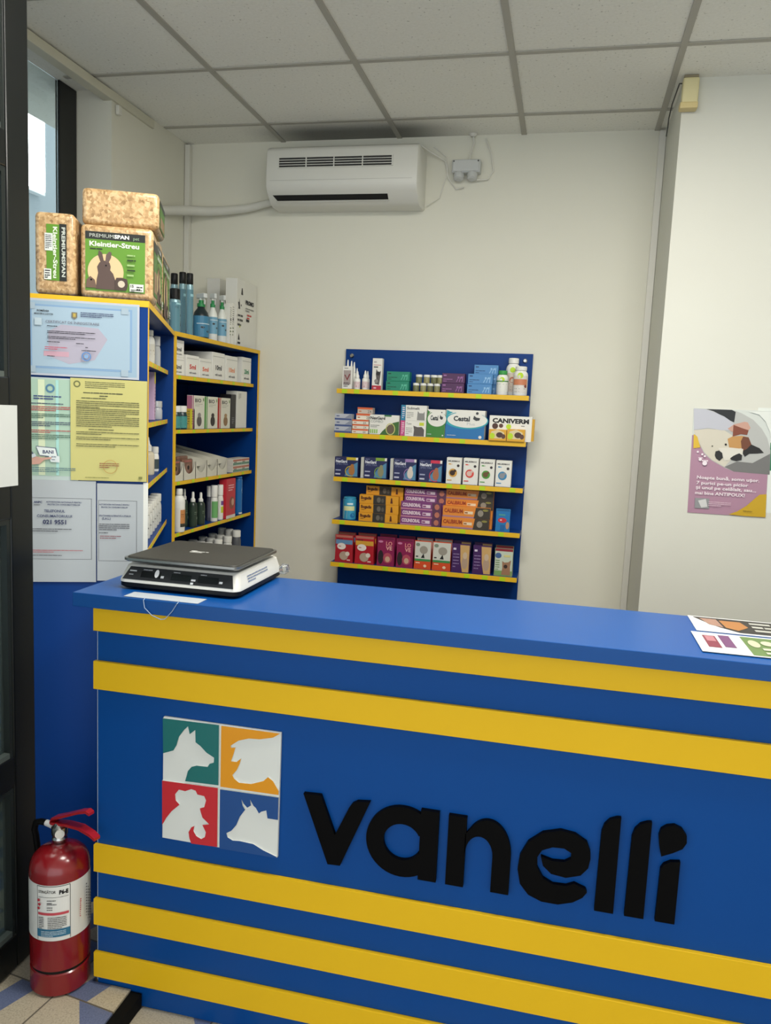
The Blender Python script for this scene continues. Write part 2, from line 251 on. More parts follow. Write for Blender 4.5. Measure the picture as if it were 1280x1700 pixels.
# ---------------------------------------------------------------- measured sizes: x, y, z, width, height of the goods; outlines of lettering and artwork in metres
P={'vbox': (-1.0675, 3.7947, 1.722, 0.0491, 0.11), 'nozA': (-1.0795, 3.8327, 1.722, 0.0186, 0.1446), 'nozB': (-1.058, 3.8227, 1.722, 0.0185, 0.1386), 'nozC': (-1.048, 3.8377, 1.722, 0.0154, 0.1341), 'drA': (-1.0199, 3.7947, 1.722, 0.0351, 0.0882), 'drB': (-1.0302, 3.8277, 1.722, 0.0246, 0.1046), 'drC': (-0.9797, 3.7947, 1.722, 0.0334, 0.0924), 'drD': (-0.9771, 3.8327, 1.722, 0.0276, 0.0919), 'catbox': (-0.9172, 3.7947, 1.722, 0.0482, 0.1522), 'green': (-0.8125, 3.7947, 1.722, 0.1133, 0.092), 'jarL0': (-0.7234, 3.7947, 1.722, 0.0325, 0.0375), 'jarL1': (-0.688, 3.7947, 1.722, 0.0324, 0.0387), 'jarL2': (-0.6542, 3.7947, 1.722, 0.0323, 0.0399), 'jarL3': (-0.6205, 3.7947, 1.722, 0.0321, 0.0411), 'jarU0': (-0.7115, 3.7967, 1.7601, 0.0324, 0.0487), 'jarU1': (-0.6732, 3.7967, 1.7614, 0.0323, 0.0486), 'jarU2': (-0.6381, 3.7967, 1.7627, 0.0322, 0.0485), 'jarU3': (-0.6074, 3.7967, 1.7638, 0.0321, 0.0484), 'purple': (-0.542, 3.7947, 1.722, 0.1098, 0.0923), 'blueF': (-0.4141, 3.7947, 1.722, 0.1168, 0.0936), 'blueB': (-0.3933, 3.8577, 1.722, 0.1153, 0.1407), 'pillG': (-0.3103, 3.7947, 1.722, 0.0591, 0.1138), 'pillW': (-0.268, 3.8577, 1.722, 0.088, 0.1785), 'pillO': (-0.2263, 3.7947, 1.722, 0.0723, 0.136), 'silv': (-1.0799, 3.7947, 1.506, 0.0866, 0.0933), 'oranA': (-0.9909, 3.7947, 1.506, 0.0828, 0.0677), 'oranB': (-0.9798, 3.8127, 1.506, 0.0767, 0.1304), 'combo': (-0.8704, 3.7947, 1.506, 0.1481, 0.0967), 'solF': (-0.7139, 3.7947, 1.506, 0.1037, 0.15), 'solS': (-0.7822, 3.7947, 1.506, 0.0269, 0.1471), 'cesG': (-0.6148, 3.7947, 1.506, 0.0894, 0.1339), 'cesB': (-0.4733, 3.7947, 1.506, 0.1875, 0.1371), 'canT': (-0.2579, 3.7947, 1.506, 0.1998, 0.1182), 'canL': (-0.3137, 3.7707, 1.506, 0.0818, 0.0533), 'canR': (-0.2281, 3.7707, 1.506, 0.0838, 0.0575), 'nex0': (-1.0544, 3.7947, 1.287, 0.1211, 0.0989), 'nex1': (-0.9049, 3.7947, 1.287, 0.1161, 0.1043), 'nex2': (-0.7562, 3.7947, 1.287, 0.1141, 0.1068), 'nex3': (-0.6292, 3.7947, 1.287, 0.1154, 0.1081), 'mil0': (-0.515, 3.7947, 1.287, 0.073, 0.1263), 'mil1': (-0.4335, 3.7947, 1.287, 0.0723, 0.1279), 'mil2': (-0.3554, 3.7947, 1.287, 0.0717, 0.1266), 'mil3': (-0.2766, 3.7947, 1.287, 0.0739, 0.1253), 'can4': (-1.0384, 3.7947, 1.071, 0.0749, 0.1137), 'bog': (-0.88, 3.7947, 1.071, 0.1992, 0.1335), 'bogT': (-0.8615, 3.8327, 1.071, 0.191, 0.1766), 'colF': (-0.6665, 3.7947, 1.071, 0.2005, 0.1151), 'colB': (-0.6537, 3.8227, 1.071, 0.2072, 0.1789), 'calF': (-0.4437, 3.7947, 1.071, 0.2306, 0.1069), 'calB': (-0.4353, 3.8327, 1.071, 0.2319, 0.1864), 'sach': (-0.2649, 3.7947, 1.071, 0.0686, 0.1107), 'bag0': (-1.0496, 3.7947, 0.854, 0.0943, 0.1405), 'bag1': (-0.9432, 3.7947, 0.854, 0.0994, 0.1427), 'bag2': (-0.8333, 3.7947, 0.854, 0.089, 0.1453), 'bag3': (-0.7367, 3.7947, 0.854, 0.085, 0.1439), 'bag4': (-0.6457, 3.7947, 0.854, 0.0841, 0.1421), 'bag5': (-0.5513, 3.7947, 0.854, 0.0921, 0.1436), 'bag6': (-0.4576, 3.7947, 0.854, 0.0882, 0.1422), 'bag7': (-0.3534, 3.7947, 0.854, 0.0901, 0.1418), 'bag8': (-0.2485, 3.7947, 0.854, 0.089, 0.1356), 'tags': [[-1.0744, -1.0132, -0.8185, -0.6661, -0.5467, -0.4147], [-1.0784, -0.986, -0.8734, -0.7622, -0.6054, -0.4802], [-1.0557, -0.9123, -0.7848, -0.6591, -0.5306, -0.4653, -0.3711, -0.2276], [-1.0613, -0.86, -0.6752, -0.4534, -0.2685], [-1.0558, -0.9587, -0.8287, -0.7371, -0.6223, -0.5328, -0.4208, -0.3334, -0.2483]], 'can1': (-1.79, 3.3941, 1.907, 0.0739, 0.2985, 0.0332), 'can2': (-1.62, 3.0788, 1.907, 0.0983, 0.1803, 0.0441), 'can3': (-1.71, 3.3199, 1.907, 0.0736, 0.291, 0.0324), 'can4b': (-1.64, 3.2491, 1.907, 0.0704, 0.2736, 0.0304), 'amb': (-1.67, 3.4237, 1.907, 0.159, 0.2131, 0.0666), 'wb1': (-1.65, 3.5034, 1.907, 0.1094, 0.2257, 0.0444), 'wb2': (-1.65, 3.6061, 1.907, 0.1085, 0.2331, 0.0429), 'tb1': (-1.64, 3.6608, 1.907, 0.0561, 0.2102, 0.0218), 'tb2': (-1.64, 3.7214, 1.907, 0.065, 0.2189, 0.0249), 'whF': (-1.61, 3.7679, 1.907, 0.1501, 0.217, 0.0558), 'whB': (-1.71, 4.0226, 1.907, 0.4238, 0.3933, 0.1568), 'whG': (-1.84, 4.0024, 1.907, 0.1645, 0.3936, 0.0653), 'n3': (-1.593, 3.0926, 1.8092, 0.0959, 0.0718, 0.0422), 'n2': (-1.593, 3.092, 1.732, 0.1015, 0.0745, 0.0447), 'n5': (-1.593, 3.2136, 1.732, 0.1202, 0.0916, 0.0511), 'n5o': (-1.593, 3.3477, 1.732, 0.1232, 0.0862, 0.0505), 'n10': (-1.593, 3.4942, 1.732, 0.1463, 0.1249, 0.0577), 'n10o': (-1.593, 3.6542, 1.732, 0.1444, 0.1208, 0.0547), 'n20': (-1.593, 3.8279, 1.732, 0.1572, 0.1283, 0.057), 'te1': (-1.625, 3.1291, 1.502, 0.0541, 0.1007, 0.024), 'te2': (-1.625, 3.1812, 1.502, 0.0502, 0.1017, 0.0219), 'yt1': (-1.625, 3.2239, 1.502, 0.0343, 0.0893, 0.0148), 'yt2': (-1.625, 3.2673, 1.502, 0.041, 0.0899, 0.0175), 'bio0': (-1.625, 3.3227, 1.502, 0.1324, 0.1501, 0.0556), 'bio1': (-1.625, 3.4633, 1.502, 0.1232, 0.1488, 0.0499), 'bio2': (-1.625, 3.6082, 1.502, 0.1258, 0.1473, 0.049), 'dkb': (-1.625, 3.7068, 1.502, 0.0587, 0.1679, 0.0223), 'wht': (-1.625, 3.8122, 1.502, 0.1388, 0.1865, 0.0515), 'tray0': (-1.625, 3.1606, 1.28, 0.1167, 0.0888, 0.0513), 'tray1': (-1.625, 3.2783, 1.28, 0.1187, 0.0832, 0.0505), 'tray2': (-1.625, 3.4076, 1.28, 0.1272, 0.0714, 0.0523), 'tray3': (-1.625, 3.5286, 1.28, 0.1017, 0.0654, 0.0405), 'tray4': (-1.625, 3.6364, 1.28, 0.1145, 0.066, 0.0443), 'sm': (-1.625, 3.8172, 1.28, 0.2186, 0.0699, 0.081), 'b40': (-1.625, 3.1386, 1.055, 0.0882, 0.189, 0.039), 'b41': (-1.66, 3.2895, 1.055, 0.0649, 0.174, 0.028), 'b42': (-1.625, 3.3034, 1.055, 0.0786, 0.1614, 0.0332), 'b43': (-1.625, 3.3838, 1.055, 0.0821, 0.1515, 0.0339), 'b44': (-1.66, 3.5276, 1.055, 0.0735, 0.1687, 0.0298), 'b45': (-1.625, 3.5232, 1.055, 0.0814, 0.1743, 0.0324), 'b46': (-1.625, 3.592, 1.055, 0.0703, 0.1718, 0.0275), 'b47': (-1.61, 3.6545, 1.055, 0.1386, 0.198, 0.053), 'b48': (-1.625, 3.8126, 1.055, 0.1095, 0.1983, 0.0406), 'cap0': (-1.625, 3.2007, 0.83, 0.0691, 0.1817, 0.03), 'cap1': (-1.625, 3.8533, 0.83, 0.0966, 0.1113, 0.0355), 'a1a': (0.5789, 0.05, 1.745, 0.0242, 0.1324), 'a1b': (0.8258, 0.05, 1.745, 0.0219, 0.1165), 'a2a': (0.7101, 0.05, 1.547, 0.0191, 0.1706), 'a2b': (0.9386, 0.05, 1.547, 0.0206, 0.0554), 'a3a': (0.7246, 0.05, 1.347, 0.0216, 0.0616), 'a3b': (0.8587, 0.05, 1.347, 0.0158, 0.0267), 'a3c': (1.0304, 0.05, 1.347, 0.0143, 0.0096), 'a4a': (0.7836, 0.03, 1.13, 0.0244, 0.0823)}
OUT={'teal': [(-0.9315, 0.8288), (-0.7822, 0.8312), (-0.7807, 0.6748), (-0.8695, 0.672), (-0.8657, 0.6862), (-0.8625, 0.6997), (-0.8527, 0.7125), (-0.8394, 0.7176), (-0.8103, 0.7187), (-0.8048, 0.7276), (-0.794, 0.7323), (-0.7936, 0.7452), (-0.8136, 0.7552), (-0.8304, 0.7704), (-0.8431, 0.7782), (-0.8443, 0.8101), (-0.859, 0.7969), (-0.8637, 0.817), (-0.8741, 0.806), (-0.8872, 0.7866), (-0.8936, 0.7631), (-0.9018, 0.7484), (-0.9298, 0.7369)], 'oran': [(-0.7782, 0.8286), (-0.6219, 0.8294), (-0.6404, 0.8169), (-0.6752, 0.808), (-0.7039, 0.8062), (-0.7311, 0.7971), (-0.7518, 0.7815), (-0.7501, 0.7763), (-0.7388, 0.7786), (-0.7433, 0.762), (-0.75, 0.742), (-0.7347, 0.7426), (-0.723, 0.7529), (-0.7265, 0.739), (-0.7342, 0.7219), (-0.7453, 0.7075), (-0.7402, 0.6986), (-0.727, 0.6904), (-0.6946, 0.6921), (-0.6627, 0.704), (-0.6503, 0.716), (-0.6373, 0.7079), (-0.6213, 0.6849), (-0.622, 0.6747), (-0.7774, 0.6727)], 'redd': [(-0.9314, 0.6672), (-0.7806, 0.6706), (-0.7791, 0.5137), (-0.8495, 0.5108), (-0.8548, 0.5239), (-0.8574, 0.54), (-0.8502, 0.5544), (-0.8419, 0.5597), (-0.844, 0.5455), (-0.8364, 0.5336), (-0.8228, 0.5276), (-0.8129, 0.5343), (-0.8105, 0.5478), (-0.8202, 0.566), (-0.8019, 0.5706), (-0.812, 0.5788), (-0.8205, 0.5856), (-0.8258, 0.6011), (-0.8276, 0.609), (-0.816, 0.6141), (-0.8113, 0.6328), (-0.8165, 0.6433), (-0.8349, 0.6447), (-0.8401, 0.6543), (-0.8518, 0.6564), (-0.8685, 0.6483), (-0.8854, 0.65), (-0.8953, 0.636), (-0.8934, 0.6198), (-0.8831, 0.61), (-0.9049, 0.5884), (-0.9183, 0.5696), (-0.9301, 0.5478)], 'blue': [(-0.7766, 0.668), (-0.6219, 0.6706), (-0.6217, 0.6122), (-0.649, 0.6119), (-0.6527, 0.6322), (-0.6655, 0.6269), (-0.6718, 0.6211), (-0.6802, 0.6342), (-0.6868, 0.6389), (-0.6959, 0.6542), (-0.6933, 0.6385), (-0.7028, 0.6312), (-0.7128, 0.6402), (-0.7186, 0.6512), (-0.7153, 0.635), (-0.7085, 0.6248), (-0.7217, 0.6049), (-0.731, 0.5807), (-0.7437, 0.5639), (-0.7568, 0.5552), (-0.7532, 0.5444), (-0.7399, 0.5384), (-0.7202, 0.5402), (-0.6842, 0.5382), (-0.6579, 0.5264), (-0.6227, 0.5154), (-0.6236, 0.512), (-0.7751, 0.5111)], 'v': [(-0.5639, 0.679), (-0.5193, 0.6809), (-0.4805, 0.5843), (-0.4476, 0.6593), (-0.4399, 0.6715), (-0.4278, 0.6793), (-0.3952, 0.6829), (-0.4641, 0.5073), (-0.496, 0.5059)], 'e': [(0.1235, 0.6286), (0.1223, 0.6444), (0.1134, 0.6667), (0.0868, 0.682), (0.0536, 0.686), (0.0138, 0.6737), (-0.0178, 0.6457), (-0.0343, 0.6104), (-0.0373, 0.5756), (-0.0297, 0.5402), (-0.0093, 0.5169), (0.0216, 0.5055), (0.059, 0.5053), (0.0915, 0.5164), (0.1125, 0.5318), (0.1216, 0.5464), (0.1181, 0.5538), (0.0918, 0.5627), (0.0741, 0.5537), (0.0445, 0.5523), (0.0214, 0.5635), (0.007, 0.5877), (0.0053, 0.6126), (0.0153, 0.6313), (0.0382, 0.6425), (0.064, 0.6438), (0.0807, 0.6355), (0.0803, 0.621), (0.0663, 0.6113), (0.0406, 0.6091), (0.0133, 0.6156), (0.0193, 0.594), (0.0391, 0.5773), (0.0726, 0.5737), (0.1049, 0.5852), (0.1201, 0.6056)], 'dot': [(0.265, 0.7083), (0.2686, 0.7244), (0.2802, 0.7341), (0.2965, 0.7384), (0.3128, 0.7319), (0.323, 0.7182), (0.3244, 0.7014), (0.3168, 0.6862), (0.2972, 0.6734), (0.2739, 0.6615), (0.2687, 0.6817)], 'p_photo': [(0.4938, 1.6863), (0.6374, 1.6878), (0.6748, 1.6755), (0.7203, 1.6514), (0.7551, 1.6177), (0.7787, 1.582), (0.7954, 1.5336), (0.8013, 1.4379), (0.7319, 1.4399), (0.6676, 1.4423), (0.6311, 1.4558), (0.5817, 1.4812), (0.5497, 1.5077), (0.5216, 1.5564), (0.5035, 1.5931)], 'p_black': [(0.5426, 1.6859), (0.6375, 1.6869), (0.6527, 1.6792), (0.6508, 1.6375), (0.6311, 1.6458), (0.6004, 1.663), (0.5697, 1.6787)], 'p_blanket': [(0.5015, 1.5993), (0.5554, 1.6081), (0.6174, 1.6049), (0.6545, 1.5819), (0.6411, 1.5377), (0.6936, 1.5374), (0.691, 1.503), (0.6568, 1.4949), (0.6308, 1.4589), (0.5814, 1.4843), (0.5491, 1.5139), (0.5213, 1.5595)], 'p_sleeve': [(0.4938, 1.6863), (0.5397, 1.6851), (0.5759, 1.6743), (0.6124, 1.6589), (0.6496, 1.6343), (0.6464, 1.6063), (0.6057, 1.6043), (0.5552, 1.6112), (0.5028, 1.6009)], 'p_grey': [(0.6308, 1.4589), (0.6754, 1.4834), (0.7338, 1.4805), (0.7955, 1.5212), (0.8013, 1.4379), (0.7319, 1.4399), (0.6676, 1.4423)], 'p_hand': [(0.6285, 1.6116), (0.6501, 1.6297), (0.6895, 1.6423), (0.7013, 1.6398), (0.7134, 1.6188), (0.7045, 1.606), (0.6791, 1.5986), (0.647, 1.6001)], 'p_ear': [(0.6502, 1.5817), (0.6488, 1.6281), (0.6803, 1.6172), (0.707, 1.6093), (0.703, 1.5905), (0.6797, 1.5925)], 'p_head': [(0.6322, 1.5715), (0.6487, 1.5816), (0.6832, 1.5864), (0.7097, 1.5816), (0.7209, 1.5543), (0.6991, 1.5408), (0.6707, 1.533), (0.6411, 1.5377)], 'p_bear': [(0.6941, 1.5622), (0.7209, 1.5543), (0.754, 1.5406), (0.7715, 1.523), (0.7474, 1.5192), (0.7187, 1.517), (0.7026, 1.5037), (0.6907, 1.5217)], 'p_nose': [(0.6481, 1.4944), (0.6588, 1.5043), (0.6699, 1.5112), (0.681, 1.5165), (0.6919, 1.5093), (0.6922, 1.4906), (0.6723, 1.4848), (0.6545, 1.4885)], 'p_nose2': [(0.59, 1.5036), (0.5915, 1.5194), (0.6043, 1.5238), (0.6169, 1.5145), (0.6216, 1.496), (0.6096, 1.4822), (0.5955, 1.4914)], 'p_muz': [(0.6006, 1.5324), (0.6411, 1.5377), (0.6939, 1.5343), (0.6933, 1.5094), (0.681, 1.5165), (0.6588, 1.5043), (0.6457, 1.488), (0.6285, 1.4839), (0.6143, 1.5112)], 'p_cheek': [(0.6823, 1.5647), (0.6892, 1.5837), (0.7097, 1.581), (0.7224, 1.5544), (0.7069, 1.535), (0.6904, 1.5248)], 'p_yel1': [(0.5027, 1.5852), (0.517, 1.575), (0.5327, 1.5319), (0.5064, 1.5273)], 'p_yel2': [(0.6631, 1.269), (0.6941, 1.2833), (0.727, 1.3078), (0.7506, 1.3346), (0.7717, 1.3564), (0.7969, 1.3597), (0.8021, 1.2674), (0.725, 1.2665)], 'p_thumb': [(0.53, 1.3275), (0.5851, 1.3281), (0.5874, 1.2868), (0.5321, 1.2861)], 'p_thumbw': [(0.5429, 1.3172), (0.572, 1.3256), (0.5807, 1.2943), (0.5573, 1.2895)], 'p_corner': [(0.4938, 1.6863), (0.5059, 1.2666), (0.8008, 1.2658), (0.7825, 1.6894)], 'p_txt': [(0.532, 1.4056), (0.531, 1.3833), (0.5297, 1.3642), (0.5287, 1.3418), (0.7639, 1.4075), (0.7265, 1.3895), (0.756, 1.3695), (0.7221, 1.3437)]}
# ---------------------------------------------------------------- the room
H = 2.948; D = 3.9527
struct('floor', MB().box(-3.4, -2.6, -.05, 3.0, 4.0, 0, FLOOR))
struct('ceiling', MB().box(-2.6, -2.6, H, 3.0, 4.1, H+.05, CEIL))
g = MB()
for i in range(-1, 8):
    x = -1.4913+.6*i
    g.box(x-.012, -2.55, H-.005, x+.012, (3.395 if x > .33 else D-.001), H-.0005, GRID)
for j in range(0, 10):
    y = 3.7065-.6*j
    g.box(-2.15 if y < 3.2 else -2.015, y-.0115, H-.0045, .345 if y > 3.4 else 2.95, y+.0115, H-.0006, GRID)
struct('trim_1', g)
struct('wall_back', MB().box(-2.3, D, 0, .4, D+.1, H, WALL))
struct('wall_left', MB().box(-2.12, 3.25, 0, -2.02, D, H, WALL).box(-2.3, 3.25, 0, -2.12, 3.35, H, WALL))
struct('wall_pillar', MB().box(.349, 3.4, 0, 3.0, D+.1, H, PILLAR))
struct('wall_right', MB().box(2.95, -2.6, 0, 3.05, 3.4, H, WALL))
struct('trim_2', MB().box(.318, D-.02, 0, .348, D-.001, H-.01, PVC, .002))            # cable trunking in the right corner
struct('trim_3', MB().box(-2.018, D-.03, 1.93, -1.99, D-.002, H-.01, PVC, .002))     # cable trunking in the left corner
struct('trim_4', MB().box(-2.06, 2.55, H-.045, -2.01, 3.60, H-.007, M('#cfccb9', .5), .003))     # beige trunking under the ceiling
# glazed shop front on the left
w = MB(); FRM = M('#0b0e0e', .35)
w.box(-2.212, 3.125, 0, -2.188, 3.245, H-.002, FRM, .002); w.box(-2.23, 1.35, 0, -2.17, 1.43, H-.002, FRM); w.box(-2.212, 1.43, 0, -2.188, 3.125, .12, FRM)
wf = struct('window_1', w)
pn = MB().box(-2.203, 1.43, .12, -2.197, 3.124, H-.003, GLASS).obj('pane', wf)
struct('wall_outside', MB().box(-3.35, 1.0, 0, -3.25, 6.2, 4.2, M('#a3afb6', .8, noise=.05, nscale=3)))
ow = MB().box(-3.249, 4.24, 2.83, -3.2, 4.42, 3.35, M('#dfe6ea', .5)); owl = ow.obj('wall_light'); tag(owl, 'bright white wall light seen through the glass at the upper left', 'light')
MB().box(-3.2, 4.255, 2.85, -3.19, 4.405, 3.33, emis('wall_light_tube', '#ffffff', 7)).obj('diffuser', owl)
# raised platform under the extinguisher, with a black nosing
PL = .045
struct('trim_5', MB().box(-2.15, 1.0, .0002, -1.034, 1.762, PL, FLOOR).box(-2.15, 1.762, .0002, -1.15, 2.1, PL, FLOOR))
struct('trim_6', MB().box(-1.034, 1.0, 0.0002, -1.0, 1.762, PL-.004, RUBBER, .003))
# recessed light panels
for k, (x, y, a, b, p) in enumerate(LAMPS):
    t = thing('ceiling_light', ['square light panel in the ceiling right of the photographer', 'square light panel in the ceiling left of the photographer', 'square light panel in the ceiling above the counter'][k], 'light', (x, y, H-.002))
    MB().box(-.29, -.29, -.012, .29, .29, -.004, PVC, .002).obj('frame', t); MB().box(-.275, -.275, -.0135, .275, .275, -.0125, emis('light_diffuser', '#fff8ec', 2.5)).obj('diffuser', t)

# ---------------------------------------------------------------- dark glazed door leaf at the far left
d1 = MB(); x0, x1 = -1.415, -1.37; ye = 1.832; yn = .85; DF = M('#0d1010', .28)
d1.box(x0, ye-.085, PL+.006, x1, ye, 2.78, DF, .004); d1.box(x0, yn, PL+.006, x1, yn+.085, 2.78, DF, .004)
for a, b in ((PL+.006, .15), (.575, .66), (1.30, 1.66), (2.165, 2.25), (2.70, 2.78)): d1.box(x0+.001, yn+.085, a, x1-.001, ye-.085, b, DF, .003)
for a, b in ((.15, .575), (.66, 1.30), (1.66, 2.165), (2.25, 2.70)):     # glazing beads
    d1.box(x0+.012, ye-.099, a, x1-.004, ye-.085, b, M('#1c2120', .25)); d1.box(x0+.012, yn+.085, a, x1-.004, ye-.099, a+.014, M('#4b5350', .25)); d1.box(x0+.012, yn+.085, b-.014, x1-.004, ye-.099, b, M('#1c2120', .25))
dr = struct('door_1', d1)
for a, b in ((.15, .575), (.66, 1.30), (1.66, 2.165), (2.25, 2.70)): MB().box(x0+.018, yn+.085, a+.014, x0+.024, ye-.099, b-.014, glass('door_glass', '#7d8f8e', .03, .9)).obj('pane', dr)
nt_ = MB().box(-.0005, 0, 0, .0005, .24, .205, M('#c6c9c6', .6)); o = nt_.obj('paper_notice', loc=(x1+.0012, 1.532, 1.385)); tag(o, 'plain white paper sheet stuck on the dark door frame', 'paper')

# ---------------------------------------------------------------- shelf furniture
def edge(mb, x0, y0, z0, x1, y1, z1): mb.box(x0, y0, z0, x1, y1, z1, YELD)
A0 = (-1.203, 2.129, 0); RA = math.atan2(.91764347, -.39740465)
def bookcase(name, label, loc, rz, L, dep, top, shelves, ends):
    t = thing(name, label, 'shelving', loc, rz)
    for k, (xa, xb) in enumerate(((0, .018), (L-.018, L))):
        p = MB().box(xa, .0015, .001, xb, dep, top-.018, BLUE2); edge(p, xa, 0, .001, xb, .0015, top-.018)
        p.obj('side_panel', t)
    MB().box(.018, dep-.006, .001, L-.018, dep-.0005, top-.0185, BLUE2).obj('back_panel', t)
    tp = MB().box(.0, .0, top-.0178, L, dep, top, BLUE2)
    tp.box(-.0012, -.0012, top-.018, L+.0012, .0, top, YELD); tp.box(-.0012, 0, top-.018, 0, dep, top, YELD)
    tp.obj('top_board', t)
    for z in shelves:
        s = MB().box(.0185, .0245, z-.016, L-.0185, dep-.0065, z, BLUE2); edge(s, .0185, .023, z-.0165, L-.0185, .0245, z)
        so = s.obj('shelf', t)
        for k in range(int(L/.14)):
            x = .09+k*.14
            if x < L-.06: MB().box(x-.012, .0222, z-.0155, x+.012, .0229, z-.001, TAGM).obj('price_tag', so)
    return t
TAGM = M('#b8d410', .5)
bookcase('bookcase', 'blue bookcase with yellow edges carrying the taped certificates on its end', A0, RA, .974, .345, 1.903, [1.745, 1.547, 1.347, 1.13, .86, .55, .12], 1)
bookcase('bookcase', 'blue bookcase with yellow edges standing against the left wall in the corner', (-1.59, 3.0245, 0), R_(90), .925, .405, 1.907, [1.732, 1.502, 1.28, 1.055, .83, .55, .12], 1)
t = thing('display_rack', 'blue wall display rack with five yellow edged shelves of pet medicines', 'shelving', (-.649, D-.0005, 0))
MB().box(-.469, -.018, .05, .469, 0, 1.9265, BLUE2, .001).obj('back_board', t)
Yf = D-.17
for s_, z in enumerate([1.722, 1.506, 1.287, 1.071, .854]):
    so = MB().box(-.466, -.168, z-.022, .469, -.0185, z, BLUE2).box(-.466, -.1695, z-.0225, .469, -.168, z, YELD).obj('shelf', t)
    for x in P['tags'][s_]:
        dx = x+.649; MB().box(dx-.0135, -.1705, z-.0215, dx+.0135, -.1697, z-.0015, TAGM).obj('price_tag', so)
for x in (-.436, .432): MB().lathe([(.011, 0), (.011, .006), (.007, .011)], STEEL, 16, (x, -.018, 1.893), axis=(0, -1, 0)).obj('screw_cap', t)

# ---------------------------------------------------------------- counter
ct = thing('shop_counter', 'long blue shop counter with five yellow horizontal stripes', 'counter', (0, 0, 0))
XR = 2.2
MB().box(-1.134, 1.765, .001, XR, 1.783, 1.0935, BLUE).box(-1.1355, 1.765, .05, -1.134, 1.783, 1.0935, M('#b9c2cc', .4)).obj('front_panel', ct)
MB().box(-1.134, 1.7835, .046, -1.116, 2.09, 1.0935, BLUE).obj('side_panel', ct)
MB().box(XR-.018, 1.7835, .001, XR, 2.09, 1.0935, BLUE).obj('side_panel', ct)
MB().box(-1.1155, 1.7835, .40, XR-.0185, 2.06, .418, BLUE2).obj('inner_shelf', ct)
MB().box(-1.183, 1.73, 1.094, XR+.03, 2.112, 1.13, M('#084a90', .33, spec=.32, noise=.03, nscale=4), .0015).obj('worktop', ct)
for a, b in ((1.0285, 1.0938), (.874, .9485), (.3705, .4465), (.2185, .2925), (.067, .138)):
    MB().box(-1.14, 1.753, a, XR, 1.7648, b, YEL, .0008, 1).obj('stripe', ct)
# lettering and animal plaque
sign = thing('lettering', 'black raised lowercase word fixed on the front of the blue counter', 'sign', (0, 1.7645, 0))
LM = M('#030304', .5, spec=.08)
LF = Fr((0, 0, 0), (1, 0, 0), (0, 0, 1))
def arc(cx, cz, rx, rz, a0, a1, n=20): return [(cx+rx*math.cos(R_(a0+(a1-a0)*i/(n-1))), cz+rz*math.sin(R_(a0+(a1-a0)*i/(n-1)))) for i in range(n)]
TH = .0115
MB().prism(OUT['v'], LF, TH, LM).obj('letter', sign)
b = MB()
oa, ia = arc(-.313, .595, .0885, .0885, 28, 332, 40), arc(-.313, .595, .0455, .0455, 332, 28, 34)
b.prism(oa+ia, LF, TH, LM)
b.prism([(-.2705, .507), (-.2265, .507), (-.2265, .684), (-.2705, .684)], LF, TH+.0003, LM); b.obj('letter', sign)
b = MB().prism([(-.204, .507), (-.161, .507), (-.161, .682), (-.204, .682)], LF, TH, LM)
b.prism([(-.0545, .507), (-.0545, .60)]+arc(-.1105, .6, .056, .083, 0, 130, 22)[1:]+[(-.163, .64), (-.163, .595)]+arc(-.129, .595, .032, .045, 180, 0, 16)+[(-.097, .507)], LF, TH, LM).obj('letter', sign)
MB().prism(OUT['e'], LF, TH, LM).obj('letter', sign)
for x in (.1405, .2065): MB().prism([(x, .506), (x+.042, .506), (x+.042, .737), (x+.033, .736), (x+.018, .729), (x+.007, .715), (x+.002, .697)], LF, TH, LM).obj('letter', sign)
b = MB().prism([(.273, .506), (.315, .506), (.315, .655), (.295, .652), (.281, .643), (.275, .632)], LF, TH, LM); b.prism(OUT['dot'], LF, TH, LM).obj('letter', sign)
pl = thing('animal_plaque', 'square plaque of four coloured tiles with white animal head silhouettes', 'sign', (0, 1.7645, 0))
xs0, xs1, zs0, zs1 = -.9425, -.6275, .498, .824
MB().box(xs0, -.0085, zs0, xs1, 0, zs1, M('#dfe1dc', .4), .0005, 1).obj('backing', pl)
def clampp(p, cx0, cx1, cz0, cz1): return [(min(max(a, cx0), cx1), min(max(b_, cz0), cz1)) for a, b_ in p]
xm, zm = -.7855, .661; gap = .0022
for k, c, bx in (('teal', '#0f6a68', (xs0, xm-gap, zm+gap, zs1)), ('oran', '#e2960f', (xm+gap, xs1, zm+gap, zs1)), ('redd', '#c4232e', (xs0, xm-gap, zs0, zm-gap)), ('blue', '#0d4788', (xm+gap, xs1, zs0, zm-gap))):
    pts = OUT[k]; x_0 = min(p[0] for p in pts); x_1 = max(p[0] for p in pts); z_0 = min(p[1] for p in pts); z_1 = max(p[1] for p in pts)
    # square the traced tile up to its quarter of the plaque
    pts = [(bx[0]+(a-x_0)/(x_1-x_0)*(bx[1]-bx[0]), bx[2]+(c_-z_0)/(z_1-z_0)*(bx[3]-bx[2])) for a, c_ in pts]
    MB().prism(pts, Fr((0, -.0086, 0), (1, 0, 0), (0, 0, 1)), .0035, M(c, .35), M('#d9dbd6', .4)).obj('colour_tile', pl, label={'teal': 'teal tile with a white dog head', 'oran': 'orange tile with a white eagle head', 'redd': 'red tile with a white hen head', 'blue': 'blue tile with a white cow head'}[k])

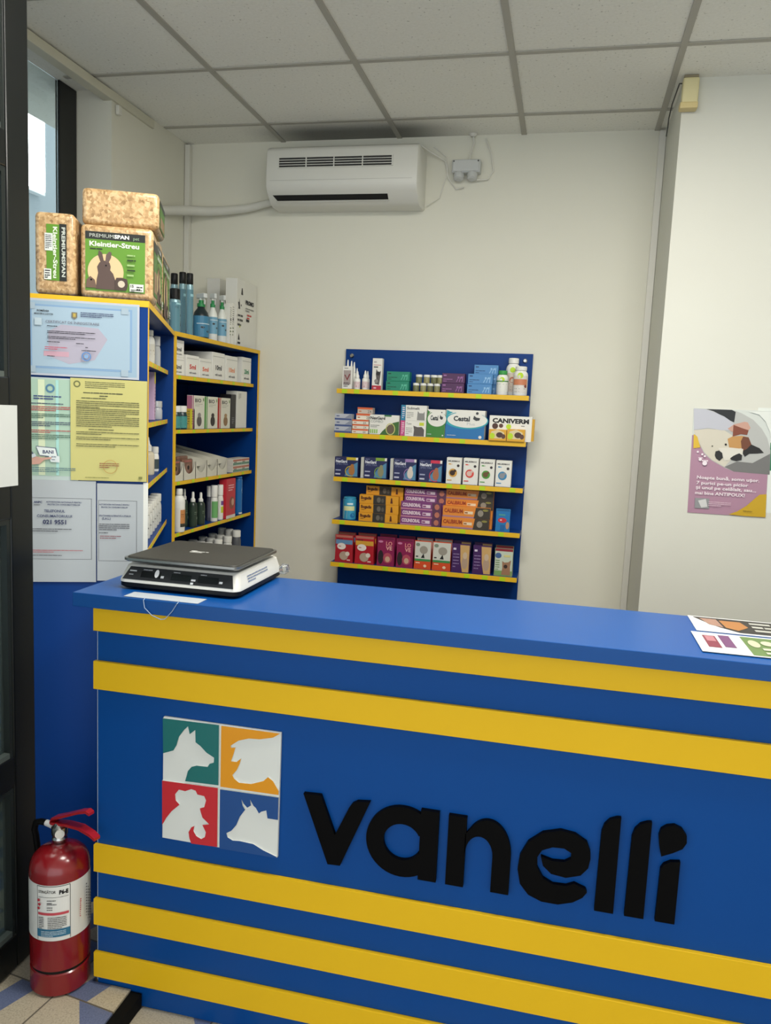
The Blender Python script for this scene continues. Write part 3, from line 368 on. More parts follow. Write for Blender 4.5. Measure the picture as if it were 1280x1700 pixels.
# ---------------------------------------------------------------- air conditioner, junction box, sensor, pipe
ac = thing('air_conditioner', 'white split air conditioner mounted high on the back wall', 'air conditioner', (-1.13, D-.0006, 2.60))
ACM = M('#dcdbd2', .38)
sec = [(0, .0), (.105, .0), (.135, .008), (.185, .052), (.2, .075), (.203, .10), (.2, .235), (.19, .252), (.17, .262), (0, .265)]
bm = bmesh.new(); rows = []
for x, k in ((-.375, .93), (-.37, .985), (-.362, 1), (.362, 1), (.372, .985), (.378, .93)):
    rows.append([bm.verts.new((x, -y*k if y else 0, .1325+(z-.1325)*(1 if k == 1 else k+.01))) for y, z in sec])
for a, c in zip(rows, rows[1:]):
    for i in range(len(sec)): j = (i+1) % len(sec); bm.faces.new((a[i], a[j], c[j], c[i]))
bm.faces.new(rows[0]); bm.faces.new(rows[-1][::-1]); bmesh.ops.recalc_face_normals(bm, faces=bm.faces[:])
b = MB(); b.bm(bm, ACM, True); b.box(-.35, -.2035, .1, .35, -.2032, .1012, M('#a9a89f', .5)); b.obj('body', ac)
gr = MB().box(-.305, -.2034, .158, .255, -.2022, .205, M('#262624', .6))
for i in range(5): z = .157+i*.0115; gr.box(-.308, -.2068, z, .258, -.2032, z+.0028, ACM)
for x in (-.307, -.168, -.03, .11, .253): gr.box(x-.002, -.2072, .157, x+.003, -.2032, .206, ACM)
gr.obj('grille', ac)
f2 = Fr((0, -.135, .008), (1, 0, 0), (0, -.05, .044)); f2 = Fr((-.345, -.137, .0085), (1, 0, 0), (0, -.75, .66))
ou = MB().flat([(0.02, .012), (.575, .012), (.575, .048), (0, .048)], f2, M('#0c0c0c', .7)); ou.obj('air_outlet', ac)
va = MB().prism([(0.01, .008), (.58, .008), (.578, .016), (.012, .016)], Fr((-.345, -.139, .0085), (1, 0, 0), (0, -.75, .66)), .004, M('#cfcec6', .4)); va.obj('vane', ac)
for x in (-.10, .235): MB().box(x-.01, -.12, .2635, x+.008, -.1, .278, BLACK).obj('clip', ac)
cab = MB().tube([(-.9, D-.1, 2.868), (-.78, D-.08, 2.89), (-.72, D-.04, 2.86), (-.66, D-.008, 2.83), (-.64, D-.006, 2.75), (-.60, D-.006, 2.70), (-.56, D-.02, 2.705)], .0035, PVC, 6)
cab.tube([(-.72, D-.004, 2.90), (-.655, D-.005, 2.85), (-.645, D-.006, 2.78), (-.68, D-.006, 2.66), (-.74, D-.02, 2.62)], .003, PVC, 6)
tag(cab.obj('cable'), 'thin white cable looping from air conditioner to junction box', 'cable')
jb = thing('junction_box', 'small grey white junction box on back wall right of air conditioner', 'junction box', (-.552, D-.0006, 2.735))
JM = M('#c3c5c2', .45)
MB().box(-.068, -.05, .03, .068, 0, .09, JM, .005).box(-.062, -.056, .034, .062, -.0502, .086, JM, .003).obj('cover', jb)
for x in (-.034, .03): MB().lathe([(.024, 0), (.026, .012), (.022, .03), (.012, .034)], JM, 18, (x, -.03, .030), axis=(0, -.35, -1)).obj('socket', jb)
for x in (-.058, .058): MB().lathe([(.004, 0), (.003, .002)], M('#4b4b48'), 8, (x, -.056, .08), axis=(0, -1, 0)).obj('screw', jb)
c2 = MB().tube([(-.54, D-.03, 2.828), (-.535, D-.02, 2.87), (-.525, D-.012, 2.91), (-.53, D-.02, H)], .004, PVC, 6).tube([(-.5, D-.03, 2.735), (-.45, D-.012, 2.74), (-.425, D-.008, 2.78), (-.44, D-.008, 2.86), (-.47, D-.01, 2.93)], .003, PVC, 6)
c2.lathe([(.02, 0), (.012, .012)], PVC, 14, (-.53, D-.02, H-.0005), axis=(0, 0, -1)); tag(c2.obj('cable'), 'thin cable rising from the junction box to the ceiling', 'cable')
sn = thing('motion_sensor', 'yellowed beige sensor at the top corner of the right pillar', 'sensor', (.372, 3.3992, 2.832))
SM = M('#d9cf9f', .45)
MB().box(-.03, -.04, .0, .03, 0, .105, SM, .008).obj('body', sn); MB().box(-.036, -.05, -.012, .03, -.003, .012, M('#d2bf86', .4), .005).obj('lens_cover', sn)
MB().box(-.026, -.034, .1055, .026, -.004, .115, M('#8a8066', .5), .002).obj('bracket', sn)
w2 = MB().tube([(.342, 3.392, 2.925), (.334, 3.41, 2.932), (.330, 3.6, 2.925), (.331, 3.70, 2.905), (.335, 3.76, 2.89), (.334, 3.78, 2.86)], .0026, M('#3c3c38', .6), 6)
tag(w2.obj('cable'), 'thin dark cable running from the beige sensor along the pillar top', 'cable')
pp_ = MB().tube([(-2.015, 3.60, 2.53), (-1.985, 3.72, 2.56), (-1.95, 3.84, 2.59), (-1.88, 3.905, 2.600), (-1.79, 3.915, 2.604), (-1.66, 3.915, 2.615), (-1.56, 3.91, 2.635), (-1.51, 3.90, 2.645)], [.022, .023, .024, .024, .023, .02, .018, .018], M('#d4d3c9', .6), 14)
tag(pp_.obj('insulated_pipe'), 'white wrapped pipe curving from left wall to the air conditioner', 'pipe')
hk = MB().box(-2.018, 3.275, 2.855, -2.0, 3.30, 2.895, PVC, .004); tag(hk.obj('cable_clip'), 'small white clip at the top of the left wall column', 'clip')

# ---------------------------------------------------------------- fire extinguisher
class Cyl:                                            # printing surface wrapped round a vertical cylinder
    def __init__(s, c, r, ang, z0): s.c = Vector(c); s.r = r; s.a = ang; s.z = z0; s.k = 0; s.n = None
    def p(s, a, b, c=0):
        t = s.a+a/s.r; return s.c+Vector(((s.r+c)*math.cos(t), (s.r+c)*math.sin(t), s.z+b))
def crect(mb, fr, x0, y0, x1, y1, m, n=14):
    fr.k += 1; vs = []; fs = []
    for i in range(n+1): x = x0+(x1-x0)*i/n; vs += [fr.p(x, y0, fr.k*LAY), fr.p(x, y1, fr.k*LAY)]
    for i in range(n): fs.append([2*i, 2*i+2, 2*i+3, 2*i+1])
    mb.add(vs, fs, m, False); return mb
EX = (-1.236, 1.747, PL+.001)
ex = thing('fire_extinguisher', 'red fire extinguisher standing on the floor left of the counter', 'fire extinguisher', EX)
r = .0765
prof = [(r-.006, 0), (r, .006), (r, .062), (r-.0035, .065), (r-.0035, .072), (r, .075), (r, .335), (r-.003, .350), (r-.010, .364), (r-.022, .376), (r-.038, .385), (r-.052, .389), (.022, .391), (.020, .396)]
mats = [RED]*3+[BLACK]*2+[RED]*9
MB().lathe(prof, RED, 48, mats=mats).obj('body', ex)
ang = math.atan2(-1.747, 1.236)-.16
lb = MB(); cf = Cyl((0, 0, 0), r+.0004, ang, .163)
crect(lb, cf, -.13, 0, .13, .155, M('#dcdcd8', .35), 40); crect(lb, cf, -.048, .002, .036, .153, M('#e6e6e2', .35), 14)
for x in (-.048, .036): crect(lb, cf, x, .002, x+.0012, .153, INK, 1)
crect(lb, cf, -.048, .1515, .036, .153, INK, 10); crect(lb, cf, -.044, .122, .033, .1228, INK, 10); crect(lb, cf, -.045, .073, .033, .080, M('#c44a55'), 12); crect(lb, cf, -.048, .012, .036, .034, M('#2f6f90'), 12)
lb.text('STINGĂTOR', cf, -.043, .134, .0075, INK, w=.045, bold=.01); lb.text('P6-E', cf, .010, .131, .0105, INK, w=.022, bold=.05)
for i, z in enumerate((.113, .106, .1025, .094, .088)): lb.lines(cf, -.02, z, .03, 1, .005, .0022, M('#4c4c50'), i)
lb.lines(cf, -.042, .066, .014, 7, .0048, .002, M('#3f4450'), 3); lb.lines(cf, -.018, .066, .045, 7, .0048, .002, M('#4c4c50'), 4); lb.lines(cf, -.035, .028, .06, 4, .0042, .002, M('#b8d0dc'), 5)
for z, x in ((.115, -.041), (.104, -.039), (.093, -.041)): lb.disc(cf, x, z, .004, M('#b53240'), n=8)
for i in range(9): lb.lines(cf, .060, .05+.006*i, .005, 1, .005, .004, M('#b53240'), 30+i)
for i in range(4): lb.lines(cf, .078+i*.006, .13-.012*i, .004, 12, .008, .004, M('#5a5a5e'), 8+i)
lb.obj('label', ex)
MB().lathe([(.016, .396), (.018, .402), (.02, .408), (.017, .414), (.021, .420), (.021, .440), (.016, .444), (.012, .452)], STEEL, 20).obj('valve', ex)
MB().lathe([(.011, 0), (.012, .002), (.012, .006)], M('#d8d8d0', .3), 18, (.012, -.017, .430), axis=(.58, -.82, 0)).obj('gauge', ex)
hd = Vector((.97, -.24, 0)); hd.normalize(); sd = Vector((-hd.y, hd.x, 0))
def bar(pts, w, th, m):
    b = MB(); vs = []; fs = []
    for p, w_ in zip(pts, w):
        p = Vector(p); vs += [p+sd*w_, p-sd*w_, p-sd*w_+Vector((0, 0, th)), p+sd*w_+Vector((0, 0, th))]
    for i in range(len(pts)-1):
        for j in range(4): k = (j+1) % 4; fs.append([i*4+j, i*4+k, (i+1)*4+k, (i+1)*4+j])
    fs += [[3, 2, 1, 0], [len(vs)-4, len(vs)-3, len(vs)-2, len(vs)-1]]; b.add(vs, fs, m); return b
HR = M('#a8161f', .3, coat=.3)
bar([hd*-.026+Vector((0, 0, .442)), hd*-.018+Vector((0, 0, .456)), hd*.02+Vector((0, 0, .472)), hd*.08+Vector((0, 0, .500)), hd*.104+Vector((0, 0, .508)), hd*.116+Vector((0, 0, .504))], [.011, .012, .012, .011, .01, .009], .007, HR).obj('lever', ex)
bar([hd*-.022+Vector((0, 0, .442)), hd*.03+Vector((0, 0, .452)), hd*.08+Vector((0, 0, .456)), hd*.118+Vector((0, 0, .449)), hd*.136+Vector((0, 0, .441))], [.012, .012, .012, .011, .01], .007, HR).obj('handle', ex)
ho = MB().tube([hd*-.022+Vector((0, 0, .434)), hd*-.05+Vector((0, 0, .435))], .0085, M('#d8d8d6', .35), 12)
ho.tube([hd*-.05+Vector((0, 0, .435)), hd*-.07+Vector((0, 0, .433)), hd*-.09+Vector((0, 0, .425)), hd*-.102+Vector((.004, .0, .403)), hd*-.105+Vector((.003, .01, .38)), hd*-.10+Vector((.0, .03, .25)), hd*-.088+Vector((0, .04, .1))], .0085, BLACK, 12); ho.obj('hose', ex)

# ---------------------------------------------------------------- weighing scale on the counter
def rrect(x0, y0, x1, y1, r, z, n=5):
    pts = []
    for cx, cy, a in ((x1-r, y0+r, -90), (x1-r, y1-r, 0), (x0+r, y1-r, 90), (x0+r, y0+r, 180)):
        for i in range(n): t_ = R_(a+90*i/(n-1)); pts.append((cx+r*math.cos(t_), cy+r*math.sin(t_), z))
    return pts
def loft(mb, rings, m, smooth=True):
    n = len(rings[0]); vs = [p for r_ in rings for p in r_]; fs = []
    for k in range(len(rings)-1):
        for i in range(n): j = (i+1) % n; fs.append([k*n+i, k*n+j, (k+1)*n+j, (k+1)*n+i])
    mb.add(vs, fs, m, smooth); mb.add(vs, [list(range(n))[::-1], list(range((len(rings)-1)*n, len(rings)*n))], m); return mb
WT = 1.1305
ws = thing('weighing_scale', 'white and black electronic shop scale standing on the counter', 'scale', (-.94, 1.812, WT))
loft(MB(), [rrect(-.160, .004, .163, .315, .02, .004), rrect(-.168, 0, .168, .32, .025, .008), rrect(-.168, 0, .168, .32, .025, .018)], BLACK).obj('base', ws)
WB = M('#d9d8d0', .35)
loft(MB(), [rrect(-.168, 0, .168, .32, .022, .0185), rrect(-.168, .001, .168, .32, .022, .024), rrect(-.158, .022, .158, .312, .022, .058), rrect(-.152, .028, .152, .306, .022, .062)], WB).obj('body', ws)
fs_ = Fr((-.15, .0026, .027), (1, 0, 0), (0, .021, .034))
dp = MB().prism([(-.004, -.001), (.304, -.001), (.294, .0345), (.01, .0345)], fs_, .0012, M('#26282b', .25)); f3 = Fr((-.15, .0012, .0262), (1, 0, 0), (0, .021, .034)); f3.k = 3
for x in (.045, .13, .205): dp.rect(f3, x, .008, x+.055, .025, M('#15181a', .12))
dp.lines(f3, .102, .010, .012, 1, .01, .007, M('#c9ccd0'), 6); dp.lines(f3, .187, .010, .012, 2, .009, .006, M('#c9ccd0'), 7); dp.lines(f3, .264, .010, .02, 1, .01, .007, M('#c9ccd0'), 8); dp.lines(f3, .012, .022, .025, 1, .01, .004, M('#c9ccd0'), 2); dp.lines(f3, .012, .012, .02, 1, .01, .003, M('#8f9398'), 5)
for x in (.05, .135, .21): dp.lines(f3, x, .0275, .04, 1, .01, .0022, M('#a9adb2'), int(x*100))
dp.obj('display', ws)
MB().disc(Fr((-.06, .0095, .045), (1, 0, 0), (0, .021, .034)), 0, 0, .006, M('#e6e8ea', .3), .011).obj('sticker', ws)
loft(MB(), [rrect(-.10, .08, .10, .26, .02, .0625), rrect(-.10, .08, .10, .26, .02, .072)], M('#2b2b29', .6)).obj('platter_support', ws)
pt = MB(); loft(pt, [rrect(-.15, .006, .160, .285, .018, .072), rrect(-.155, .0, .165, .29, .018, .076), rrect(-.155, .0, .165, .29, .018, .082)], M('#8e8f8c', .28, .9)); loft(pt, [rrect(-.148, .006, .158, .284, .015, .0825), rrect(-.146, .008, .156, .282, .014, .0855)], M('#34332f', .6)); 
ft = Fr((-.0, .13, .0856), (1, 0, 0), (0, 1, 0)); pt.lines(ft, -.03, .01, .05, 2, .012, .006, M('#d6d6d2'), 4); pt.disc(ft, -.022, .014, .010, M('#d6d6d2'), .006); pt.obj('platter', ws)
fr_ = Fr((.1675, .05, .03), (0, 1, 0), (-.010, 0, .034)); sl = MB().lines(fr_, .02, .016, .14, 3, .007, .0035, M('#6f7c96'), 9); sl.obj('rating_label', ws)
MB().lathe([(.0, 0), (.006, .001), (.011, .006), (.016, .02), (.011, .034)], CLEAR, 18, (.160, .302, .018), axis=(1, .1, .35)).obj('level_cap', ws)
o = MB().lathe([(.004, 0), (.011, .002), (.0125, .008), (.0125, .042), (.011, .048), (.005, .05)], M('#141212', .45), 20, (0, 0, .0128), axis=(1, .25, 0)).tube([(.05, .012, .0128), (.07, .02, .008), (.09, .03, .003), (.10, .034, .003)], .002, M('#2c4a80', .5), 6).obj('adapter_plug', loc=(-1.168, 1.98, WT)); tag(o, 'small black cylindrical plug lying on the counter left of the scale', 'plug')
o = MB().box(-.1, -.0, 0, .1, .05, .0008, M('#b8c0c8', .3)).obj('label_strip', loc=(-.945, 1.7385, WT+.0001)); tag(o, 'pale plastic strip lying under the front of the scale', 'strip')
o = MB().tube([(-.055, 1.736, WT+.0025), (-.054, 1.7265, WT-.002), (-.050, 1.725, WT-.02), (-.03, 1.725, WT-.037), (-.006, 1.725, WT-.045), (.006, 1.725, WT-.042), (.024, 1.725, WT-.022), (.036, 1.7265, WT-.002), (.037, 1.736, WT+.0025)], .0011, M('#8fa3c0', .3), 6).obj('wire_loop', loc=(-.93, 0, 0)); tag(o, 'thin wire loop hanging over the counter edge under the scale', 'wire')
def flyer(label, loc, w, h, draw, z, rz=0):
    b = MB().box(0, 0, 0, w, h, .0012, M('#c4c6c6', .6)); f = Fr((0, 0, .0012), (1, 0, 0), (0, 1, 0)); draw(b, f, w, h); o = b.obj('flyer', loc=(loc[0], loc[1], z), rz=rz); tag(o, label, 'leaflet', 'leaflets on the counter'); return o
def d1_(b, f, w, h):
    b.flat([(.012, .138), (.03, .10), (.06, .05), (.1, .012), (w-.004, .012), (w-.004, h-.008), (.012, h-.008)], f, M('#2e2b28')); b.flat([(.025, .13), (.04, .07), (.07, .05), (.065, .13)], f, M('#9a7868')); b.flat([(.07, .12), (.075, .05), (.10, .03), (.13, .07), (.12, .12)], f, M('#a26e3c'))
    b.lines(f, .14, .105, .15, 3, .034, .018, M('#a8a8a0'), 3, .2)
def d2_(b, f, w, h):
    b.rect(f, .105, .006, w-.004, h-.01, M('#5f7844')); b.rect(f, .02, .04, .048, .14, M('#7a3444')); b.rect(f, .056, .05, .08, .15, M('#6a4068')); b.rect(f, .024, .09, .044, .135, M('#a87078'))
    b.disc(f, .125, .10, .012, M('#b4b498'), .03); b.disc(f, .155, .11, .014, M('#bcbca0'), .02); b.lines(f, .135, .05, .14, 2, .03, .018, M('#b4b8a4'), 5, .2)
flyer('dark leaflet with orange picture on the counter, farther from its front edge', (.338, 1.962), .3, .15, d1_, WT+.0001)
flyer('green and white leaflet on the counter, nearer its front edge', (.322, 1.775), .3, .168, d2_, WT+.0014)
# ---------------------------------------------------------------- papers taped on the end of the bookcase
AV = Vector((-.39740465, .91764347, 0)); NV = Vector((.91764347, .39740465, 0)); RP = math.atan2(.39740465, .91764347)
def apaper(name, label, a0, z0, w, h, layer, col, draw, tilt=0):
    p = Vector(A0)+NV*a0-AV*(.0022+layer*.0016); b = MB().box(0, -.0009, 0, w, 0, h, col); f = Fr((0, -.0009, 0), (1, 0, 0), (0, 0, 1))
    draw(b, f, w, h); o = b.obj(name, loc=(p.x, p.y, z0), rz=RP); o.rotation_euler = (0, tilt, RP); return tag(o, label, 'paper', 'papers taped on the blue bookcase end')
IN2 = M('#3b4468', .7); IN3 = M('#55565c', .7); BLK2 = M('#26262c', .7)
def p_cert(b, f, w, h):
    b.rect(f, .006, .006, w-.006, h-.006, M('#95afc2', .5)); b.rect(f, .016, .02, w-.02, h-.016, M('#7f9fc0', .5)); b.rect(f, .021, .026, w-.026, h-.021, M('#9fb6c6', .5))
    b.flat([(.065, .055), (.065, .125), (.10, .145), (.20, .14), (.225, .11), (.19, .05), (.12, .035)], f, M('#aaa5b4', .5)); b.rect(f, .052, .055, .12, .069, M('#c29aa8', .5))
    for x in (.01, w-.05): 
        for y in (.008, h-.03): b.rect(f, x, y, x+.02, y+.018, M('#a0b2be', .5))
    b.text('ROMÂNIA', f, .035, h-.036, .005, BLK2, bold=.02); b.text('MINISTERUL JUSTIȚIEI', f, .028, h-.044, .0038, BLK2, w=.05, bold=.02)
    b.flat([(.128, h-.033), (.143, h-.033), (.143, h-.047), (.1355, h-.053), (.128, h-.047)], f, M('#77705a', .5)); b.rect(f, .132, h-.046, .139, h-.036, M('#b9a24a', .5)); b.lines(f, .152, h-.034, .09, 3, .005, .0024, IN2, 1)
    b.text('CERTIFICAT DE ÎNREGISTRARE', f, .058, h-.066, .0068, M('#6a6470', .7), w=.145, bold=.005)
    b.rect(f, .029, h-.074, .048, h-.054, M('#b3c4cd', .5)); b.lines(f, .062, h-.076, .035, 1, .005, .0024, BLK2, 2)
    for k, (x, y, l, n) in enumerate([(.062, h-.09, .13, 2), (.062, h-.105, .13, 2), (.062, h-.12, .06, 1), (.14, h-.121, .045, 1), (.165, h-.131, .018, 1), (.155, h-.14, .05, 1), (.062, h-.16, .04, 1)]): b.lines(f, x, y, l, n, .0045, .0022, BLK2, 10+k)
    b.lines(f, .056, h-.135, .06, 2, .005, .0022, M('#c04a60'), 5); b.ring(f, .168, h-.155, .013, .0035, M('#5b86bb')); b.disc(f, .168, h-.155, .006, M('#7fa3cc'))
def p_green(b, f, w, h):
    b.rect(f, .004, .012, w-.002, h-.004, M('#a6c2ae', .5)); b.rect(f, .012, .014, .022, h-.006, M('#9fd0c4', .5)); b.rect(f, .042, .014, .06, h-.006, M('#d4dfbc', .5)); b.rect(f, .09, .014, .098, h-.006, M('#a5d4cc', .5))
    b.ring(f, .075, h-.03, .0125, .005, M('#4f7d9a')); b.lines(f, .03, h-.055, .075, 2, .007, .004, M('#3f4f7c'), 3)
    for k, (y, n) in enumerate([(h-.075, 1), (h-.084, 3), (h-.105, 3), (h-.128, 3), (h-.152, 2), (h-.165, 3)]): b.lines(f, .006, y, w-.012, n, .0052, .0026, M(['#3d4660', '#b04a4a', '#4a6a58'][k % 3]), 20+k)
    b.flat([(.035, .098), (.09, .094), (.096, .066), (.045, .070)], f, M('#4a5370')); b.flat([(.037, .096), (.088, .092), (.094, .068), (.046, .072)], f, M('#dfe6e4')); b.text('BANI', f, .054, .077, .0095, IN2, bold=.03)
    b.flat([(.07, .072), (.10, .070), (.10, .052), (.076, .053)], f, M('#d4dcdc')); b.text('BON', f, .078, .066, .004, IN2, bold=.02); b.lines(f, .078, .059, .012, 1, .004, .002, IN2, 2)
    b.flat([(.012, .060), (.03, .070), (.05, .064), (.078, .067), (.078, .062), (.058, .058), (.045, .046), (.025, .044), (.014, .050)], f, M('#c99c8c')); b.flat([(.004, .105), (.008, .105), (.014, .092), (.006, .088)], f, M('#4a5370'))
    for k in range(4): b.flat([(.004+.006*k, .084-.004*k), (.012+.007*k, .092-.005*k), (.016+.007*k, .086-.006*k), (.008+.006*k, .078-.005*k)], f, M(['#4a5370', '#c3cdd2'][k % 2]))
    b.lines(f, .006, .034, w-.012, 3, .005, .0024, M('#4a6a78'), 33)
def p_yellow(b, f, w, h):
    b.ring(f, .018, h-.017, .0098, .004, M('#6e7040')); b.lines(f, .04, h-.011, .11, 4, .0052, .0022, M('#5d5e36'), 1)
    b.lines(f, .035, h-.042, .14, 1, .005, .003, M('#45462a'), 2); b.lines(f, .08, h-.05, .05, 1, .005, .003, M('#45462a'), 3); b.lines(f, .03, h-.057, .15, 1, .005, .0026, M('#4b4c2c'), 3)
    for k, (y, n) in enumerate([(h-.066, 4), (h-.087, 4), (h-.11, 6), (h-.155, 2), (h-.17, 2), (h-.19, 2)]): b.lines(f, .016, y, .175, n, .0056, .0024, M('#5a5a34'), 40+k)
    b.lines(f, .05, h-.147, .10, 1, .005, .0026, M('#4b4c2c'), 6); b.ring(f, .11, .042, .020, .0015, M('#b8904a')); b.lines(f, .08, .05, .055, 3, .0055, .0024, M('#8d5038'), 8); b.rect(f, w-.022, .008, w-.012, .015, M('#77783c')); b.lines(f, .04, .008, .12, 1, .005, .002, M('#77783c'), 9)
def frame_(b, f, x0, y0, x1, y1, m, t=.0009):
    b.rect(f, x0, y0, x1, y0+t, m); b.rect(f, x0, y1-t, x1, y1, m); b.rect(f, x0, y0, x0+t, y1, m); b.rect(f, x1-t, y0, x1, y1, m)
def p_phone(b, f, w, h):
    frame_(b, f, -.0+.004, .068, w-.012, h-.052, IN3); b.disc(f, .017, h-.068, .0055, M('#7d8a4a')); b.text('ANPC', f, .028, h-.068, .006, IN2, bold=.03); b.lines(f, .028, h-.074, .022, 1, .004, .0022, IN3, 2)
    b.text('AUTORITATEA NAȚIONALĂ PENTRU', f, .062, h-.066, .004, IN2, w=.098, bold=.02); b.text('PROTECȚIA CONSUMATORILOR', f, .066, h-.0735, .004, IN2, w=.09, bold=.02)
    b.text('TELEFONUL', f, .085, h-.094, .0075, IN2, bold=.02, al='c'); b.text('CONSUMATORULUI', f, .085, h-.109, .0075, IN2, bold=.02, al='c'); b.text('021 9551', f, .085, h-.129, .0125, M('#2c3358'), bold=.03, al='c')
    b.lines(f, .012, h-.145, .12, 2, .006, .0025, IN3, 4); b.lines(f, .008, .094, .155, 2, .005, .0022, M('#b25a60'), 5); b.lines(f, .02, .079, .12, 1, .005, .0022, IN3, 6)
def p_sal(b, f, w, h):
    frame_(b, f, -.0+.004, .06, w-.018, h-.05, IN3); b.text('AUTORITATEA NAȚIONALĂ PENTRU', f, .006, h-.064, .0038, IN2, w=.085, bold=.02); b.text('PROTECȚIA CONSUMATORILOR', f, .012, h-.072, .0038, IN2, w=.075, bold=.02)
    b.text('SOLUȚIONAREA ALTERNATIVĂ A LITIGIILOR', f, .006, h-.098, .0048, IN2, w=.09, bold=.02); b.text('(S.A.L.)', f, .014, h-.107, .006, IN2, bold=.02)
    b.lines(f, .006, h-.122, .086, 4, .0055, .0025, IN3, 3); b.lines(f, .006, h-.148, .055, 1, .005, .0025, IN3, 4); b.lines(f, .008, h-.158, .06, 2, .006, .0025, M('#8a5a60'), 5)
SLV = M('#adb3b6', .4)
apaper('certificate', 'pale blue certificate with a pink centre at the top of the bookcase end', -.338, 1.676, .313, .214, 1, M('#b6bcc6', .4), p_cert)
apaper('notice', 'green tinted consumer notice with a drawn hand giving money', -.345, 1.376, .15, .294, 0, M('#b4c2be', .4), p_green)
apaper('notice', 'bright yellow typed sheet taped on the bookcase end', -.2145, 1.378, .2125, .295, 2.2, M('#c2bc74', .5), p_yellow)
apaper('notice', 'white sheet with the consumer telephone number in a frame', -.345, 1.074, .2, .302, 1, SLV, p_phone)
apaper('notice', 'white framed sheet half hidden behind the telephone number sheet', -.142, 1.078, .131, .292, .3, SLV, p_sal)
o = MB().box(0, -.0006, 0, .014, 0, .285, M('#dedfd8', .35)).obj('plastic_strip', loc=tuple(Vector(A0)+NV*-.0115-AV*.0024+Vector((0, 0, 1.09))), rz=RP)
tag(o, 'white punched sleeve edge beside the lower right sheet', 'plastic sleeve')

# ---------------------------------------------------------------- posters on the pillar
def poly_local(k, ox, oz): return [(a-ox, b_-oz) for a, b_ in OUT[k]]
OX, OZ = .5, 1.262
b = MB(); PF = Fr((0, 0, 0), (1, 0, 0), (0, 0, 1)); cn = [(.006, .003), (.301, .003), (.286, .421), (-.006, .421)]
cn = [(a-OX, c_-OZ) for a, c_ in [(.4945, 1.6885), (.5065, 1.2655), (.8015, 1.2655), (.7885, 1.6885)]]
b.prism(cn, PF, .0015, M('#c9cec8'), M('#e6e6e0')); pf = Fr((0, -.0015, 0), (1, 0, 0), (0, 0, 1)); pf.k = 1
pf.k = 0; b.flat([cn[0][:] if 0 else cn[1], (-.0025, .318), (.08, .318), (.2, .25), (.293, .2), cn[2]], pf, M('#a67f93', .45))
PC = {'p_muz': '#d4d0c4', 'p_cheek': '#6a3a20', 'p_yel1': '#d2ad2c', 'p_photo': '#b0b1ad', 'p_grey': '#6f6e6c', 'p_black': '#151618', 'p_blanket': '#c9c3b2', 'p_sleeve': '#b7b8c0', 'p_hand': '#c09684', 'p_head': '#b98a4e', 'p_ear': '#7a3d26', 'p_bear': '#120f0d', 'p_nose': '#151311', 'p_nose2': '#1a1817', 'p_yel2': '#bf9a12', 'p_thumb': '#8b8c8d', 'p_thumbw': '#c9cac8'}
for k in ('p_photo', 'p_grey', 'p_black', 'p_blanket', 'p_sleeve', 'p_hand', 'p_head', 'p_ear', 'p_bear', 'p_cheek', 'p_muz', 'p_nose', 'p_nose2', 'p_yel1', 'p_yel2', 'p_thumb', 'p_thumbw'):
    b.flat(poly_local(k, OX, OZ), pf, M(PC[k], .45))
b.flat([(.20, .4205), (.2875, .4245), (.292, .32), (.285, .345), (.265, .385), (.24, .41)], pf, M('#d9ddd6'))
b.disc(pf, .127, .287, .004, BLACK); b.disc(pf, .077, .278, .003, BLACK, .002)
TW = M('#e9dfe4', .5)
for i, (t_, x, z) in enumerate([('Noapte bună, somn ușor.', .030, .144), ('7 purici pe-un picior', .030, .122), ('și unul pe celălalt, sau...', .029, .103), ('mai bine ANTIPOUX!', .0285, .081)]):
    b.text(t_, pf, x, z, .0125, TW, w=[.235, .196, .228, .188][i], bold=.02)
for x, z in ((.024, .252), (.042, .243), (.052, .236)): b.disc(pf, x, z, .004, TW)
for x, z, r_ in ((.036, .222, .006), (.054, .208, .009)):
    b.disc(pf, x, z, r_, TW)
    for q in range(4): b.disc(pf, x-r_+q*r_*.66, z+r_*1.1, r_*.3, TW)
b.lines(pf, .082, .052, .085, 3, .007, .0028, M('#cdb4c1'), 4); b.lines(pf, .215, .024, .055, 1, .005, .0025, M('#6a5508'), 5)
o = b.obj('poster', loc=(OX, 3.3992, OZ)); tag(o, 'pink and yellow poster with a sleeping puppy on the right pillar', 'poster')
b = MB().box(0, -.0008, 0, .30, 0, .415, M('#dadfd8', .5)); f = Fr((0, -.0008, 0), (1, 0, 0), (0, 0, 1))
b.flat([(.0, .28), (.3, .28), (.3, .2), (.0, .16)], f, M('#1d7a4c')); b.text('vanelli', f, .03, .375, .009, M('#3a3d3c'), bold=.02); b.disc(f, .022, .379, .004, M('#3a3d3c')); b.lines(f, .026, .362, .05, 1, .005, .003, M('#9aa09a'), 3)
o = b.obj('poster', loc=(.735, 3.3998, 1.285)); tag(o, 'white poster with a green band, cut off by the right edge of the picture', 'poster')

